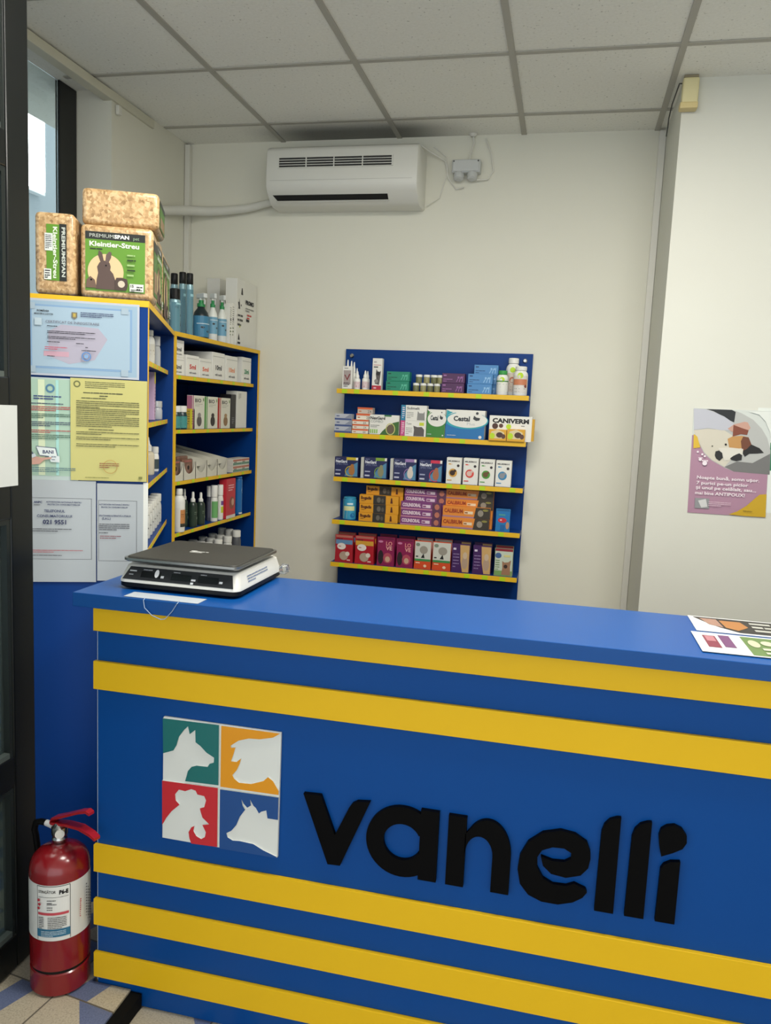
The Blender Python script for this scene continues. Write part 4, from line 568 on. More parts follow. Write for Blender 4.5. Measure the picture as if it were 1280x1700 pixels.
# ---------------------------------------------------------------- wood shaving packs on top of the bookcase
GRN = M('#5f8f2a', .4); GRN2 = M('#456f26', .4); CH = CHIPS
def pack_label(b, f, x, y, w, h, animals=True):
    b.rect(f, x, y, x+w, y+h, GRN); b.rect(f, x, y+h*.87, x+w, y+h, M('#20231f', .4))
    b.text('PREMIUM', f, x+w*.07, y+h*.905, h*.06, M('#b9bdb4'), w=w*.40); b.text('SPAN', f, x+w*.48, y+h*.905, h*.06, M('#e6e8e2'), w=w*.25, bold=.04); b.text('pet', f, x+w*.80, y+h*.90, h*.055, M('#8fa888'))
    b.text('Kleintier-Streu', f, x+w*.07, y+h*.755, h*.08, M('#dfe6d4'), w=w*.83, bold=.03); b.lines(f, x+w*.08, y+h*.70, w*.45, 1, .005, h*.022, M('#24351a'), 3)
    if not animals: return
    cx, cy, rr = x+w*.34, y+h*.33, w*.30
    b.disc(f, cx, cy, rr, M('#d9bb8e', .5), n=30)
    BR = M('#57453f', .6); q = lambda l: [(cx+a*rr, cy+c_*rr) for a, c_ in l]
    b.flat(q([(-.55, -1), (-.5, -.45), (-.42, -.1), (-.48, .25), (-.35, .5), (-.15, .62), (.1, .62), (.22, .5), (.28, .3), (.25, .1), (.42, -.1), (.55, -.5), (.55, -1)]), f, BR)
    b.flat(q([(-.28, .5), (-.42, .9), (-.38, 1.2), (-.2, 1.05), (-.1, .6)]), f, BR); b.flat(q([(-.02, .55), (.02, .95), (.2, 1.15), (.33, 1.1), (.3, .8), (.15, .5)]), f, M('#62504a', .6))
    b.disc(f, cx+.02*rr, cy+.35*rr, rr*.05, BLACK, n=8)
    b.flat(q([(-1.1, -.95), (-1.05, -.5), (-.85, -.3), (-.6, -.5), (-.5, -.95)]), f, M('#6b5446', .6)); b.disc(f, cx-.8*rr, cy-.5*rr, rr*.06, BLACK, n=8)
    b.flat(q([(.55, -1), (.5, -.55), (.6, -.3), (.9, -.28), (1.2, -.35), (1.25, -.7), (1.15, -1)]), f, M('#4a3a34', .6)); b.disc(f, cx+.88*rr, cy-.65*rr, rr*.2, M('#c9bda8'), n=12)
    for i in range(5): b.lines(f, x+w*.70, y+h*(.62-.085*i), w*.24, 1, .005, h*.028, M(['#9ab878', '#24351a'][i % 2]), 9+i)
    b.rect(f, x+w*.745, y+h*.02, x+w*.98, y+h*.15, M('#d9ddd2')); b.text('15', f, x+w*.76, y+h*.09, h*.045, BLK2, bold=.04); b.lines(f, x+w*.86, y+h*.09, w*.10, 2, h*.035, h*.02, BLK2, 3); b.lines(f, x+w*.765, y+h*.04, w*.19, 2, h*.028, h*.015, BLK2, 5)
def pack(label, loc, rz, w, d, h, mode):
    b = MB().box(-w/2, 0, 0, w/2, d, h, CH, .014, 3); f = Fr((-w/2, -.0008, 0), (1, 0, 0), (0, 0, 1))
    if mode == 'front': pack_label(b, f, w*.07, h*.10, w*.82, h*.80)
    if mode == 'side':
        b.rect(f, w*.30, h*.17, w*.72, h*.85, GRN); b.rect(f, w*.62, h*.17, w*.80, h*.86, M('#20231f', .4)); b.text('PREMIUMSPAN', f, w*.68, h*.82, w*.085, M('#c3c8be'), w=h*.6, rot=-90, bold=.03)
        b.text('Kleintier-Streu', f, w*.47, h*.82, w*.10, M('#dfe6d4'), w=h*.62, rot=-90, bold=.03); b.rect(f, w*.26, h*.53, w*.46, h*.74, M('#d9ddd8')); b.lines(f, w*.28, h*.71, w*.15, 8, h*.022, h*.01, BLK2, 4); b.rect(f, w*.24, h*.18, w*.42, h*.31, M('#dfe2da')); b.lines(f, w*.26, h*.28, w*.13, 4, h*.028, h*.014, BLK2, 6); b.text('15', f, w*.27, h*.2, h*.03, BLK2)
    if mode in ('front', 'top'):
        g_ = Fr((w/2+.0008, d*.10, 0), (0, 1, 0), (0, 0, 1)); b.rect(g_, 0, h*.1, d*.8, h*.86, GRN2); b.rect(g_, 0, h*.72, d*.8, h*.86, M('#20231f', .4)); b.rect(g_, d*.1, h*.15, d*.7, h*.45, M('#8d7357'))
    o = b.obj('wood_shavings_pack', loc=loc, rz=rz); 
    return tag(o, label, 'pack', 'packs of small animal bedding on the bookcase')
TP = 1.9035
def apt(u, dd): v = Vector(A0)-NV*u+AV*dd; return v
q = apt(.09, .012); pack('wood shavings pack with a rabbit on its green label, facing the room', (q.x, q.y, TP), RP, .200, .135, .205, 'front')
q = apt(.256, .0); pack('wood shavings pack standing on its side at the left with sideways green label', (q.x, q.y, TP), RP-.015, .108, .20, .226, 'side')
q = apt(.083, .03); pack('wood shavings pack lying on top of the rabbit pack', (q.x, q.y, TP+.207), RP, .213, .19, .102, 'top')
for k, (dd, lab) in enumerate(((.341, 'second wood shavings pack from the front, its label facing the shelves'), (.607, 'rearmost wood shavings pack, next to the black capped spray cans'))):
    q = apt(.004, dd); wq = (.113, .146)[k]; b = MB().box(-wq, 0, 0, wq, .13, .242-.012*k, CH, .014, 3); f = Fr((-wq, -.0008, 0), (1, 0, 0), (0, 0, 1)); pack_label(b, f, .02, .02, 2*wq-.04, .19)
    o = b.obj('wood_shavings_pack', loc=(q.x, q.y, TP), rz=RA); tag(o, lab, 'pack', 'packs of small animal bedding on the bookcase')

# ---------------------------------------------------------------- small goods: builders
def carton(name, label, cat, pos, w, d, h, body, draw=None, rz=0, group=None, side=None, drawside=None, top=None):
    b = MB().box(-w/2, 0, 0, w/2, d, h, body, min(.0012, h*.04), 1)
    b.sm = [False]*len(b.sm)
    if side: b.box(-w/2-.0004, .0015, .0015, -w/2, d-.0015, h-.0015, side)
    f = FF(w, -.0001)
    if draw: draw(b, f, w, h)
    o = b.obj(name, loc=pos, rz=rz); return tag(o, label, cat, group)
def bottle(name, label, cat, pos, r, h, body, cap, style='pill', draw=None, capr=.62, caph=.22, rz=0, group=None, parts=True, coat=.3):
    """round bottle: body and cap; style pill / drop / spray / can / pump"""
    if style == 'pill': pb = [(r*.94, 0), (r, h*.03), (r, h*(.98-caph-.14)), (r*.93, h*(.98-caph-.07)), (r*capr*1.0, h*(1-caph-.01))]; pc = [(r*capr*1.12, h*(1-caph)), (r*capr*1.15, h*(1-caph*.9)), (r*capr*1.15, h*.985), (r*capr*1.05, h)]
    elif style == 'drop': pb = [(r*.95, 0), (r, h*.03), (r, h*.52), (r*.85, h*.58), (r*.45, h*.62)]; pc = [(r*.62, h*.62), (r*.6, h*.76), (r*.4, h*.80), (r*.24, h*.97), (r*.12, h)]
    elif style == 'spray': pb = [(r*.95, 0), (r, h*.03), (r, h*.60), (r*.88, h*.67), (r*.5, h*.72)]; pc = [(r*.56, h*.72), (r*.56, h*.80), (r*.34, h*.82), (r*.32, h*.95), (r*.26, h)]
    elif style == 'can': pb = [(r*.93, 0), (r, h*.015), (r, h*(1-caph-.05)), (r*.9, h*(1-caph-.01))]; pc = [(r*.9, h*(1-caph)), (r*.93, h*(1-caph*.98)), (r*.93, h*.985), (r*.8, h)]
    elif style == 'square': pb = [(r*.9, 0), (r, h*.03), (r, h*.80), (r*.9, h*.88), (r*.5, h*.9)]; pc = [(r*.8, h*.9), (r*.8, h)]
    b = MB().lathe(pb, body, 22)
    if draw: draw(b, r, h)
    if not parts:
        b.lathe(pc, cap, 18); o = b.obj(name, loc=pos, rz=rz); return tag(o, label, cat, group)
    t = thing(name, label, cat, pos, rz, group); b.obj('body', t); MB().lathe(pc, cap, 20).obj('cap', t); return t
def wrapl(b, r, z0, z1, m, half=70, texts=(), lines=None, extra=None):
    cf = Cyl((0, 0, 0), r+.0003, -math.pi/2, z0); a = r*R_(half); crect(b, cf, -a, 0, a, z1-z0, m, 16)
    for (t_, y, hh, mm, w_) in texts: b.text(t_, cf, 0, y, hh, mm, w=w_, al='c', bold=.03)
    if lines: b.lines(cf, -a*.6, lines[0], a*1.2, lines[1], lines[2], lines[3], lines[4], 3)
    if extra: extra(b, cf, a)
def BK(k): x, y, z, w, h = P[k]; return (x, y, z+.0004), w, h
RX = 0.
# ------------- display rack, first shelf
S1 = 'goods on the first rack shelf'
pos, w, h = BK('vbox')
def d(b, f, w, h): b.rect(f, w*.12, h*.2, w*.88, h*.82, M('#a69a96')); b.flat([(w*.2, h*.62), (w*.32, h*.62), (w*.5, h*.46), (w*.7, h*.66), (w*.84, h*.66), (w*.52, h*.36)], f, M('#7d2f33')); b.lines(f, w*.2, h*.9, w*.5, 1, .01, .003, BLK2, 2); b.lines(f, w*.15, h*.24, w*.6, 3, h*.07, h*.035, M('#3b3340'), 3)
carton('medicine_box', 'white carton with a red check mark, leftmost on the first rack shelf', 'box', pos, w, .03, h, CARD, d)
def dlab(b, r, h): wrapl(b, r, h*.08, h*.42, M('#d9c4c4'), 75, extra=lambda b, cf, a: b.flat([(-a*.5, h*.22), (-a*.3, h*.22), (0, h*.10), (a*.35, h*.26), (a*.55, h*.26), (0, h*.03)], cf, M('#9c2f3c')))
for k, l in (('nozA', 'tall white nozzle bottle behind the check mark carton, left one'), ('nozB', 'tall white nozzle bottle behind the check mark carton, middle one'), ('nozC', 'tall white nozzle bottle behind the check mark carton, right one')):
    pos, w, h = BK(k); bottle('nozzle_bottle', l, 'bottle', (pos[0], pos[1]+.01, pos[2]), .0125, h, WHITE, WHITE, 'drop', group=S1)
for k, l in (('drA', 'small white dropper bottle right beside the check mark carton'), ('drB', 'small white dropper bottle standing behind the first dropper bottle'), ('drC', 'second small white dropper bottle with a red check mark'), ('drD', 'small white dropper bottle behind the second dropper bottle')):
    pos, w, h = BK(k); bottle('dropper_bottle', l, 'bottle', (pos[0], pos[1]+w/2, pos[2]), w/2*.88, h, WHITE, WHITE, 'drop', dlab, group=S1)
pos, w, h = BK('catbox')
def d(b, f, w, h):
    b.rect(f, 0.001, 0, w-.001, h*.14, M('#b52a3c')); b.rect(f, w*.12, h*.78, w*.88, h*.795, M('#b52a3c')); b.lines(f, w*.15, h*.86, w*.6, 1, .01, .008, M('#b0a8a8'), 3); b.text('', f, 0, 0, .01, INK) if 0 else None
    b.flat([(w*.3, h*.2), (w*.75, h*.16), (w*.85, h*.4), (w*.9, h*.62), (w*.8, h*.58), (w*.6, h*.58), (w*.42, h*.66), (w*.38, h*.5), (w*.45, h*.36)], f, M('#5b5654')); b.disc(f, w*.62, h*.52, w*.2, M('#2a2828')); b.disc(f, w*.45, h*.28, w*.2, M('#8f8a86')); b.lines(f, w*.2, h*.04, w*.6, 1, .01, .008, M('#e7b9c0'), 3); b.lines(f, w*.15, h*.71, w*.7, 1, .01, .005, BLK2, 5)
carton('medicine_box', 'tall white carton with a grey cat and a red foot', 'box', pos, w, .035, h, CARD, d)
def stackbox(key, lab, n, cols, name='medicine_box', dep=.05, draw=None, group=None, tints=None):
    pos, w, h = BK(key); hh = h/n
    for i in range(n):
        carton(name, lab[i], 'box', (pos[0]+(.001 if i % 2 else -.001), pos[1]+(.0015*i), pos[2]+i*hh+.0001*i), w, dep, hh-.0003, cols, (lambda b, f, w, h, i=i: draw(b, f, w, h, i)) if draw else None, group=group)
def dg(c1, c2):
    def q(b, f, w, h, i=0):
        b.lines(f, w*.06, h*.72, w*.28, 1, .01, h*.13, c2, 3); b.lines(f, w*.06, h*.36, w*.4, 2, h*.2, h*.06, c2, 5)
        for k in range(5): b.flat([(w*(.62+.06*k), h*.15), (w*(.66+.06*k), h*.15), (w*(.72+.05*k), h*(.5+.06*k)), (w*(.69+.05*k), h*(.5+.06*k))], f, c1) if k % 2 == 0 else b.disc(f, w*(.66+.06*k), h*.6, h*.11, c1, n=10)
    return q
stackbox('green', ['green medicine box, lower of the two', 'green medicine box, upper of the two'], 2, M('#1c8468', .45), draw=dg(M('#58b496'), M('#0b3d30')), group=S1)
stackbox('purple', ['dark purple medicine box, lower of the two', 'dark purple medicine box, upper of the two'], 2, M('#4c2350', .45), draw=dg(M('#8f5a94'), M('#a26aa4')), group=S1)
stackbox('blueF', ['light blue medicine box, lower one of the front pair', 'light blue medicine box, upper one of the front pair'], 2, M('#4a86bd', .45), draw=dg(M('#8bb8dc'), M('#163a6a')), group=S1)
stackbox('blueB', ['light blue medicine box at the bottom of the rear stack', 'light blue medicine box in the middle of the rear stack', 'light blue medicine box at the top of the rear stack'], 3, M('#4a86bd', .45), draw=dg(M('#8bb8dc'), M('#163a6a')), group=S1, dep=.06)
nth = ['first', 'second', 'third', 'fourth', 'fifth', 'sixth', 'seventh', 'eighth', 'ninth', 'tenth']
for row in 'LU':
    for i in range(4):
        x, y, z, w, h = P['jar%s%d' % (row, i)]; zb = 1.7224 if row == 'L' else 1.7224+.0412; hh = .041 if row == 'L' else .0405
        t = thing('herb_jar', 'small jar with white lid, %s from the left in the %s row' % (nth[i], 'lower' if row == 'L' else 'upper'), 'jar', (x, y+.018, zb), 0, 'small jars with white lids on the first rack shelf')
        MB().lathe([(.0145, 0), (.0155, .002), (.0155, hh*.66), (.0135, hh*.72)], M(['#8d8a62', '#777a58', '#99946a', '#6b6c4c'][(i+len(row)) % 4], .3, noise=.35, nscale=160), 18).obj('body', t); MB().lathe([(.0158, hh*.72), (.016, hh*.74), (.016, hh*.97), (.015, hh)], WHITE, 18).obj('lid', t)
def plG(b, r, h): wrapl(b, r, h*.12, h*.66, M('#dfe0d6'), 80, lines=(h*.3, 2, h*.12, h*.04, GREY), extra=lambda b, cf, a: (b.disc(cf, 0, h*.50, r*.45, M('#b8d820'), n=14), crect(b, cf, -a, h*.42, a, h*.46, M('#2a7a3a'))))
pos, w, h = BK('pillG'); bottle('pill_bottle', 'white pill bottle with a green cap and round price sticker', 'bottle', (pos[0], pos[1]+w/2, pos[2]), w/2*.93, h, WHITE, M('#3f9c4a', .4), 'pill', plG, .66, .16)
def plW(b, r, h): wrapl(b, r, h*.1, h*.6, M('#d4c6b6'), 80, lines=(h*.2, 3, h*.08, h*.03, GREY), extra=lambda b, cf, a: (b.disc(cf, 0, h*.58, r*.38, M('#b8d820'), n=14), b.disc(cf, 0, h*.32, r*.4, M('#b26a4c'), n=12)))
pos, w, h = BK('pillW'); bottle('pill_bottle', 'large white pill bottle behind, at the right end of the first shelf', 'bottle', (pos[0], 3.8995, pos[2]), .0345, h, WHITE, WHITE, 'pill', plW, .62, .14)
def plO(b, r, h): wrapl(b, r, h*.1, h*.68, M('#d9d4cc'), 80, lines=(h*.12, 2, h*.1, h*.03, GREY), extra=lambda b, cf, a: (b.disc(cf, 0, h*.58, r*.42, M('#b8d820'), n=14), crect(b, cf, -a*.8, h*.26, a*.8, h*.46, M('#c97f5a')), b.disc(cf, a*.6, h*.22, r*.22, M('#8a4a3a'))))
pos, w, h = BK('pillO'); bottle('pill_bottle', 'white pill bottle with an orange label at the right end of the first shelf', 'bottle', (pos[0], pos[1]+w/2, pos[2]), w/2*.93, h, WHITE, WHITE, 'pill', plO, .7, .14)
# ------------- second shelf
S2 = 'goods on the second rack shelf'
def d(b, f, w, h, i=0): b.rect(f, 0, 0, w, h*.3, M('#4a5a88')); b.flat([(w*.6, h*.35), (w*.9, h*.95), (w, h*.95), (w, h*.35)], f, M('#8a90a0')); b.lines(f, w*.1, h*.55, w*.4, 1, .01, h*.2, M('#5a6488'), 3)
stackbox('silv', ['silver and blue medicine box at the bottom of the left stack', 'silver and blue medicine box in the middle of the left stack', 'silver and blue medicine box on top of the left stack'], 3, M('#b7bbc4', .4), draw=d, group=S2)
def d(b, f, w, h, i=0): b.rect(f, 0, h*.68, w, h, M('#d8653a')); b.lines(f, w*.1, h*.28, w*.35, 1, .01, h*.2, M('#c07048'), 3); b.text('2X', f, w*.68, h*.15, h*.42, BLK2)
stackbox('oranA', ['orange and white medicine box at the very bottom of its stack', 'orange and white medicine box second from the bottom', 'orange and white medicine box third from the bottom'], 3, M('#e3dccd', .5), draw=d, group=S2)
zz = 1.506+.0681; pos, w, h = BK('oranB')
for i, l in enumerate(('orange and white medicine box second from the top', 'orange and white medicine box on the very top of its stack')): carton('medicine_box', l, 'box', (pos[0]+.004*i, pos[1]+.006*i, zz+.0004+.0305*i), w, .05, .0302, M('#e3dccd', .5) if i == 0 else M('#c9bdb0', .5), lambda b, f, w, h: d(b, f, w, h), group=S2)
pos, w, h = BK('combo')
def d(b, f, w, h):
    b.flat([(w*.36, 0), (w, 0), (w, h*.7), (w*.8, h*.62), (w*.6, h*.4), (w*.45, h*.18)], f, M('#3f6a34')); b.ring(f, w*.72, h*.3, w*.16, w*.03, M('#c9c47a'), h*.30); b.disc(f, w*.72, h*.3, w*.12, M('#6a5a48'), h*.23)
    b.rect(f, w*.5, h*.92, w*.74, h, M('#3f7a4a')); b.text('NexGard', f, w*.03, h*.76, h*.14, BLK2, w=w*.5, bold=.03); b.text('COMBO', f, w*.04, h*.60, h*.12, M('#8f9490'), w=w*.42)
    for k in range(4): b.rect(f, w*(.03+.07*k), h*.06, w*(.075+.07*k), h*.26, M('#8fc05a'))
    b.lines(f, w*.05, h*.45, w*.3, 2, h*.08, h*.03, GREY, 4)
carton('medicine_box', 'white carton with a green swoosh and a cat in an oval', 'box', pos, w, .06, h, CARD, d)
pos, w, h = BK('solF'); hh = h/2
def d1(b, f, w, h): b.text('Solmelt', f, w*.06, h*.72, h*.16, BLK2, w=w*.6, bold=.02); b.flat([(w*.55, h*.05), (w*.92, h*.05), (w*.9, h*.62), (w*.84, h*.5), (w*.66, h*.5), (w*.58, h*.64)], f, M('#8b8b88')); b.lines(f, w*.06, h*.5, w*.32, 4, h*.11, h*.04, GREY, 3)
def d2(b, f, w, h): b.text('Tono', f, w*.06, h*.74, h*.14, BLK2, w=w*.25); b.rect(f, w*.68, h*.7, w*.9, h*.9, M('#c8d23a')); b.flat([(w*.42, h*.02), (w*.92, h*.02), (w*.92, h*.45), (w*.8, h*.62), (w*.6, h*.6), (w*.4, h*.68), (w*.44, h*.4)], f, M('#5c5654')); b.lines(f, w*.05, h*.5, w*.3, 4, h*.12, h*.04, GREY, 8)
for i, (dd, l, sd_) in enumerate(((d2, 'white carton with a dark grey cat, lower of the two', '#d0568c'), (d1, 'white carton with a grey kitten, upper of the two', '#2f86ac'))):
    b = MB().box(-w/2, 0, 0, w/2, .05, hh-.0006, CARD); b.box(-w/2-.024, .008, 0, -w/2-.0005, .05, hh-.0006, M(sd_, .5)); f = FF(w, -.0001); dd(b, f, w, hh)
    g_ = Fr((-w/2-.024, .0079, 0), (1, 0, 0), (0, 0, 1)); b.lines(g_, .006, hh*.8, .012, 6, hh*.13, hh*.06, M('#e6d6e0'), 5)
    tag(b.obj('medicine_box', loc=(pos[0], pos[1], pos[2]+hh*i)), l, 'box', S2)
def cestal(c1, c2, big):
    def q(b, f, w, h):
        b.rect(f, 0, 0, w, h*.62, M(c1)); b.disc(f, w*.53, h*.64, w*.56, M(c2), h*.30, n=36); b.flat([(0, h*.62), (w*.05, h*.8), (w*.2, h*.93), (w*.45, h*.97), (w*.02, h*.99)], f, M(c2)); b.disc(f, w*.55, h*.66, w*.51, CARD, h*.27, n=36); b.flat([(w*.3, h*.88), (w, h*.85), (w, h), (w*.0, h), (w*.1, h*.93)], f, CARD)
        b.text('Cestal', f, w*.2, h*.62, h*.16, M('#2d3438'), w=w*.42, bold=.04)
        if big: b.text('Plus', f, w*.55, h*.48, h*.10, M('#b9bdbf'), w=w*.2)
        b.flat([(w*.72, h*.82), (w*.78, h*.76), (w*.88, h*.74), (w*.86, h*.66), (w*.78, h*.64), (w*.70, h*.70)], f, M('#3a3d40')); b.disc(f, w*.8, h*.9, w*.035, M('#3a3d40')); b.disc(f, w*.9, h*.08, w*.04, CARD); b.lines(f, w*.05, h*.1, w*.5, 1, .01, h*.02, M('#c9d6e0'), 4)
    return q
pos, w, h = BK('cesG'); carton('medicine_box', 'white and green carton in the middle of the second shelf', 'box', pos, w, .06, h, CARD, cestal('#3d8238', '#3d8238', 0))
pos, w, h = BK('cesB'); 
o = carton('medicine_box', 'large white and blue carton with a cat drawing on the second shelf', 'box', pos, w, .075, h, CARD, cestal('#2171ae', '#2fa0ae', 1)); 
pos, w, h = BK('canT')
b = MB().box(-w/2, .004, 0, w/2, .052, h, CARD); f = Fr((-w/2, .0039, 0), (1, 0, 0), (0, 0, 1)); b.text('CANIVERM', f, w*.07, h*.72, h*.17, M('#15120f'), w=w*.86, bold=.05); b.lines(f, w*.75, h*.6, w*.18, 1, .01, h*.04, GREY, 3)
b.disc(f, w*.14, h*.58, w*.07, M('#4a2c24')); b.disc(f, w*.28, h*.60, w*.05, M('#5c3a30')); b.disc(f, w*.46, h*.58, w*.06, M('#b8d820')); b.box(w/2, .0045, .004, w/2+.012, .05, h-.01, M('#cc9c24', .5))
tag(b.obj('medicine_box', loc=pos), 'white display carton with large black lettering at the right end of the second shelf', 'box')
for k, l in (('canL', 'small yellow box with a price sticker in front of the display carton, left one'), ('canR', 'small yellow box with a price sticker in front of the display carton, right one')):
    pos, w, h = BK(k)
    def d(b, f, w, h): b.flat([(w*.08, h*.2), (w*.92, h*.2), (w*.86, h*.75), (w*.5, h*.98), (w*.14, h*.8)], f, M('#d8c79a')); b.disc(f, w*.62, h*.52, w*.2, M('#4a3028'), h*.24); b.disc(f, w*.84, h*.4, w*.12, M('#5a3a30'), h*.2); b.disc(f, w*.2, h*.42, w*.15, M('#b8d820'), h*.26)
    carton('medicine_box', l, 'box', pos, w, .025, h, M('#dba42a', .5), d, group=S2)
# ------------- third shelf
for i, (c, pc, l) in enumerate((('#c9b431', '#a8703a', 'navy carton with a yellow corner label'), ('#7da23a', '#8a8a68', 'navy carton with a green corner label'), ('#9a7ab0', '#d8cfc4', 'navy carton with a purple corner label and a white dog'), ('#cc3350', '#a86a48', 'navy carton with a red corner label'))):
    pos, w, h = BK('nex%d' % i)
    def d(b, f, w, h):
        b.rect(f, w*.5, h*.86, w*.98, h, M(c)); b.rect(f, w*.9, h*.86, w*.99, h, CARD); b.lines(f, w*.06, h*.9, w*.38, 1, .01, h*.03, M('#8a90b0'), 3); b.text('NexGard', f, w*.05, h*.72, h*.13, M('#dfe2ec'), w=w*.48, bold=.04); b.text('SPECTRA', f, w*.07, h*.6, h*.09, M('#7f86a8'), w=w*.5)
        b.flat([(w*.45, h*.05), (w*.5, h*.3), (w*.66, h*.55), (w*.98, h*.78), (w*.98, h*.05)], f, M('#4f86a8')); b.ring(f, w*.7, h*.3, w*.24, w*.03, M(c), h*.27, a0=90, a1=300); b.disc(f, w*.74, h*.34, w*.13, M(pc), h*.24); b.disc(f, w*.76, h*.56, w*.08, M(pc), h*.11); b.lines(f, w*.05, h*.3, w*.36, 1, .01, h*.06, M('#a4a9c4'), 5); b.lines(f, w*.05, h*.1, w*.3, 1, .01, h*.08, M('#c3c6d8'), 6)
    carton('medicine_box', l+' on the third shelf', 'box', pos, w, .055, h, M('#262c58', .4), d, side=None if i in (0, 3) else M('#b9bcb4'), group='navy cartons on the third rack shelf')
    if i in (1, 2): 
        b = MB().box(-w/2-.018, .006, 0, -w/2-.003, .05, h*.98, M('#c3c4bc', .5)); 
        tag(b.obj('medicine_box', loc=pos), 'narrow pale carton side standing left of the navy carton with a %s label' % ('green' if i == 1 else 'purple'), 'box')
for i, (c, ca, l) in enumerate((('#d2a04a', '#3a241a', 'yellow'), ('#d8483c', '#d8b8ac', 'red'), ('#4a9a3c', '#6a5030', 'green'), ('#3a86b4', '#8a8f96', 'blue'))):
    pos, w, h = BK('mil%d' % i)
    def d(b, f, w, h):
        b.text('MILBEMAX', f, w*.1, h*.84, h*.055, BLK2, w=w*.78, bold=.03); b.lines(f, w*.14, h*.73, w*.5, 1, .01, h*.05, M(c), 4); b.disc(f, w*.78, h*.70, w*.09, M('#3a3436')); b.disc(f, w*.45, h*.42, w*.28, M(c), n=24); b.disc(f, w*.42, h*.42, w*.18, M(ca), n=14); b.disc(f, w*.58, h*.5, w*.09, M(ca)); b.lines(f, w*.08, h*.12, w*.5, 1, .01, h*.035, M(c), 5)
    carton('medicine_box', 'white upright carton with a %s round animal picture' % l, 'box', pos, w, .05, h, CARD, d, group='white upright cartons on the third rack shelf')
# ------------- fourth shelf
pos, w, h = BK('can4')
def dl(b, r, h): wrapl(b, r, h*.05, h*.9, M('#3a9cc0'), 85, extra=lambda b, cf, a: (crect(b, cf, -a*.5, h*.36, a*.7, h*.56, M('#d9dfa8')), b.flat([(-a*.5, 0), (-a*.1, 0), (-a*.05, h*.34), (-a*.45, h*.44)], cf, M('#cfd2cc')), crect(b, cf, -a*.1, h*.62, a*.5, h*.70, M('#d6e8ee')), b.disc(cf, a*.5, h*.15, a*.25, M('#1d6ea8'))))
bottle('tube_tin', 'round blue tin at the left end of the fourth shelf', 'tin', (pos[0], pos[1]+w/2, pos[2]), w/2*.9, h, M('#2f8fb8', .4), M('#3f9fc4', .4), 'can', dl, caph=.06)
def bog(b, f, w, h, i=0):
    b.text('Bogadis', f, w*.04, h*.5, h*.32, M('#4a1f14'), w=w*.27, bold=.05); b.lines(f, w*.05, h*.28, w*.2, 1, .01, h*.08, M('#7a4a1c'), 3); b.rect(f, w*.36, 0, w*.68, h, M('#33302c')); b.disc(f, w*.5, h*.5, w*.05, M('#6a645a'), h*.3); b.disc(f, w*.6, h*.45, w*.035, M('#57524a'), h*.24); b.flat([(w*.8, h*.2), (w*.86, h*.2), (w*.84, h*.8), (w*.81, h*.8)], f, M('#5a2a18'))
stackbox('bog', ['long orange box at the bottom of the left orange stack', 'long orange box in the middle of the left orange stack', 'long orange box third in the left orange stack'], 3, M('#dc9a26', .45), draw=bog, dep=.035, group='orange boxes on the fourth rack shelf')
pos, w, h = BK('bogT'); 
for i, l in enumerate(['long orange box low in the stack behind', 'long orange box second in the stack behind', 'long orange box third in the stack behind', 'long orange box sticking out above the left orange stack']): carton('medicine_box', l, 'box', (pos[0], pos[1]+.002, pos[2]+i*.0442), w, .04, .044, M('#dc9a26', .45), bog if i == 3 else None, group='orange boxes on the fourth rack shelf')
def col(b, f, w, h, i=0):
    b.rect(f, 0, 0, w, h*.14, M('#c78a9c')); b.text('COLINSORAL', f, w*.04, h*.36, h*.42, M('#e3cfd8'), w=w*.46, bold=.05); b.rect(f, w*.54, h*.3, w*.74, h*.7, M('#dcc6d4')); b.lines(f, w*.55, h*.38, w*.17, 1, .01, h*.24, M('#8a4a78'), 4); b.rect(f, w*.78, 0, w, h, M('#5c3550')); b.disc(f, w*.9, h*.5, w*.06, M('#b8705c'), h*.36)
stackbox('colF', ['purple paste box at the bottom of the purple stack', 'purple paste box second in the purple stack', 'purple paste box third in the purple stack'], 3, M('#7d3f78', .45), draw=col, dep=.025, group='purple boxes on the fourth rack shelf')
pos, w, h = BK('colB')
for i, l in enumerate(['purple paste box low behind the purple stack', 'purple paste box second behind the purple stack', 'purple paste box third behind the purple stack', 'purple paste box next to the top of the purple stack', 'purple paste box on the very top of the purple stack']): carton('medicine_box', l, 'box', (pos[0], pos[1], pos[2]+i*.0357), w, .05, .0355, M('#7d3f78', .45), col if i > 2 else None, group='purple boxes on the fourth rack shelf')
def cal(b, f, w, h, i=0):
    b.rect(f, 0, 0, w, h*.14, M('#a87a8c')); b.text('CALIBRUM', f, w*.03, h*.42, h*.34, M('#a0401c'), w=w*.4, bold=.05); b.rect(f, w*.46, h*.36, w*.64, h*.62, M('#e8d4b4')); b.lines(f, w*.47, h*.42, w*.15, 1, .01, h*.14, M('#a0602c'), 4); b.flat([(w*.66, 0), (w, 0), (w, h), (w*.7, h)], f, M('#3b352c')); b.disc(f, w*.8, h*.5, w*.06, M('#8f877a'), h*.3); b.disc(f, w*.9, h*.8, w*.06, M('#8a8440'), h*.1)
stackbox('calF', ['orange paste box at the bottom of the right orange stack', 'orange paste box second in the right orange stack'], 2, M('#e08a34', .45), draw=cal, dep=.035, group='orange boxes on the fourth rack shelf')
pos, w, h = BK('calB')
for i, l in enumerate(['orange paste box low behind the right orange stack', 'orange paste box second behind the right orange stack', 'orange paste box next to the top of the right orange stack', 'orange paste box on the very top of the right orange stack']): carton('medicine_box', l, 'box', (pos[0], pos[1], pos[2]+i*.0466), w, .05, .0464, M('#e08a34', .45), cal if i > 1 else None, group='orange boxes on the fourth rack shelf')
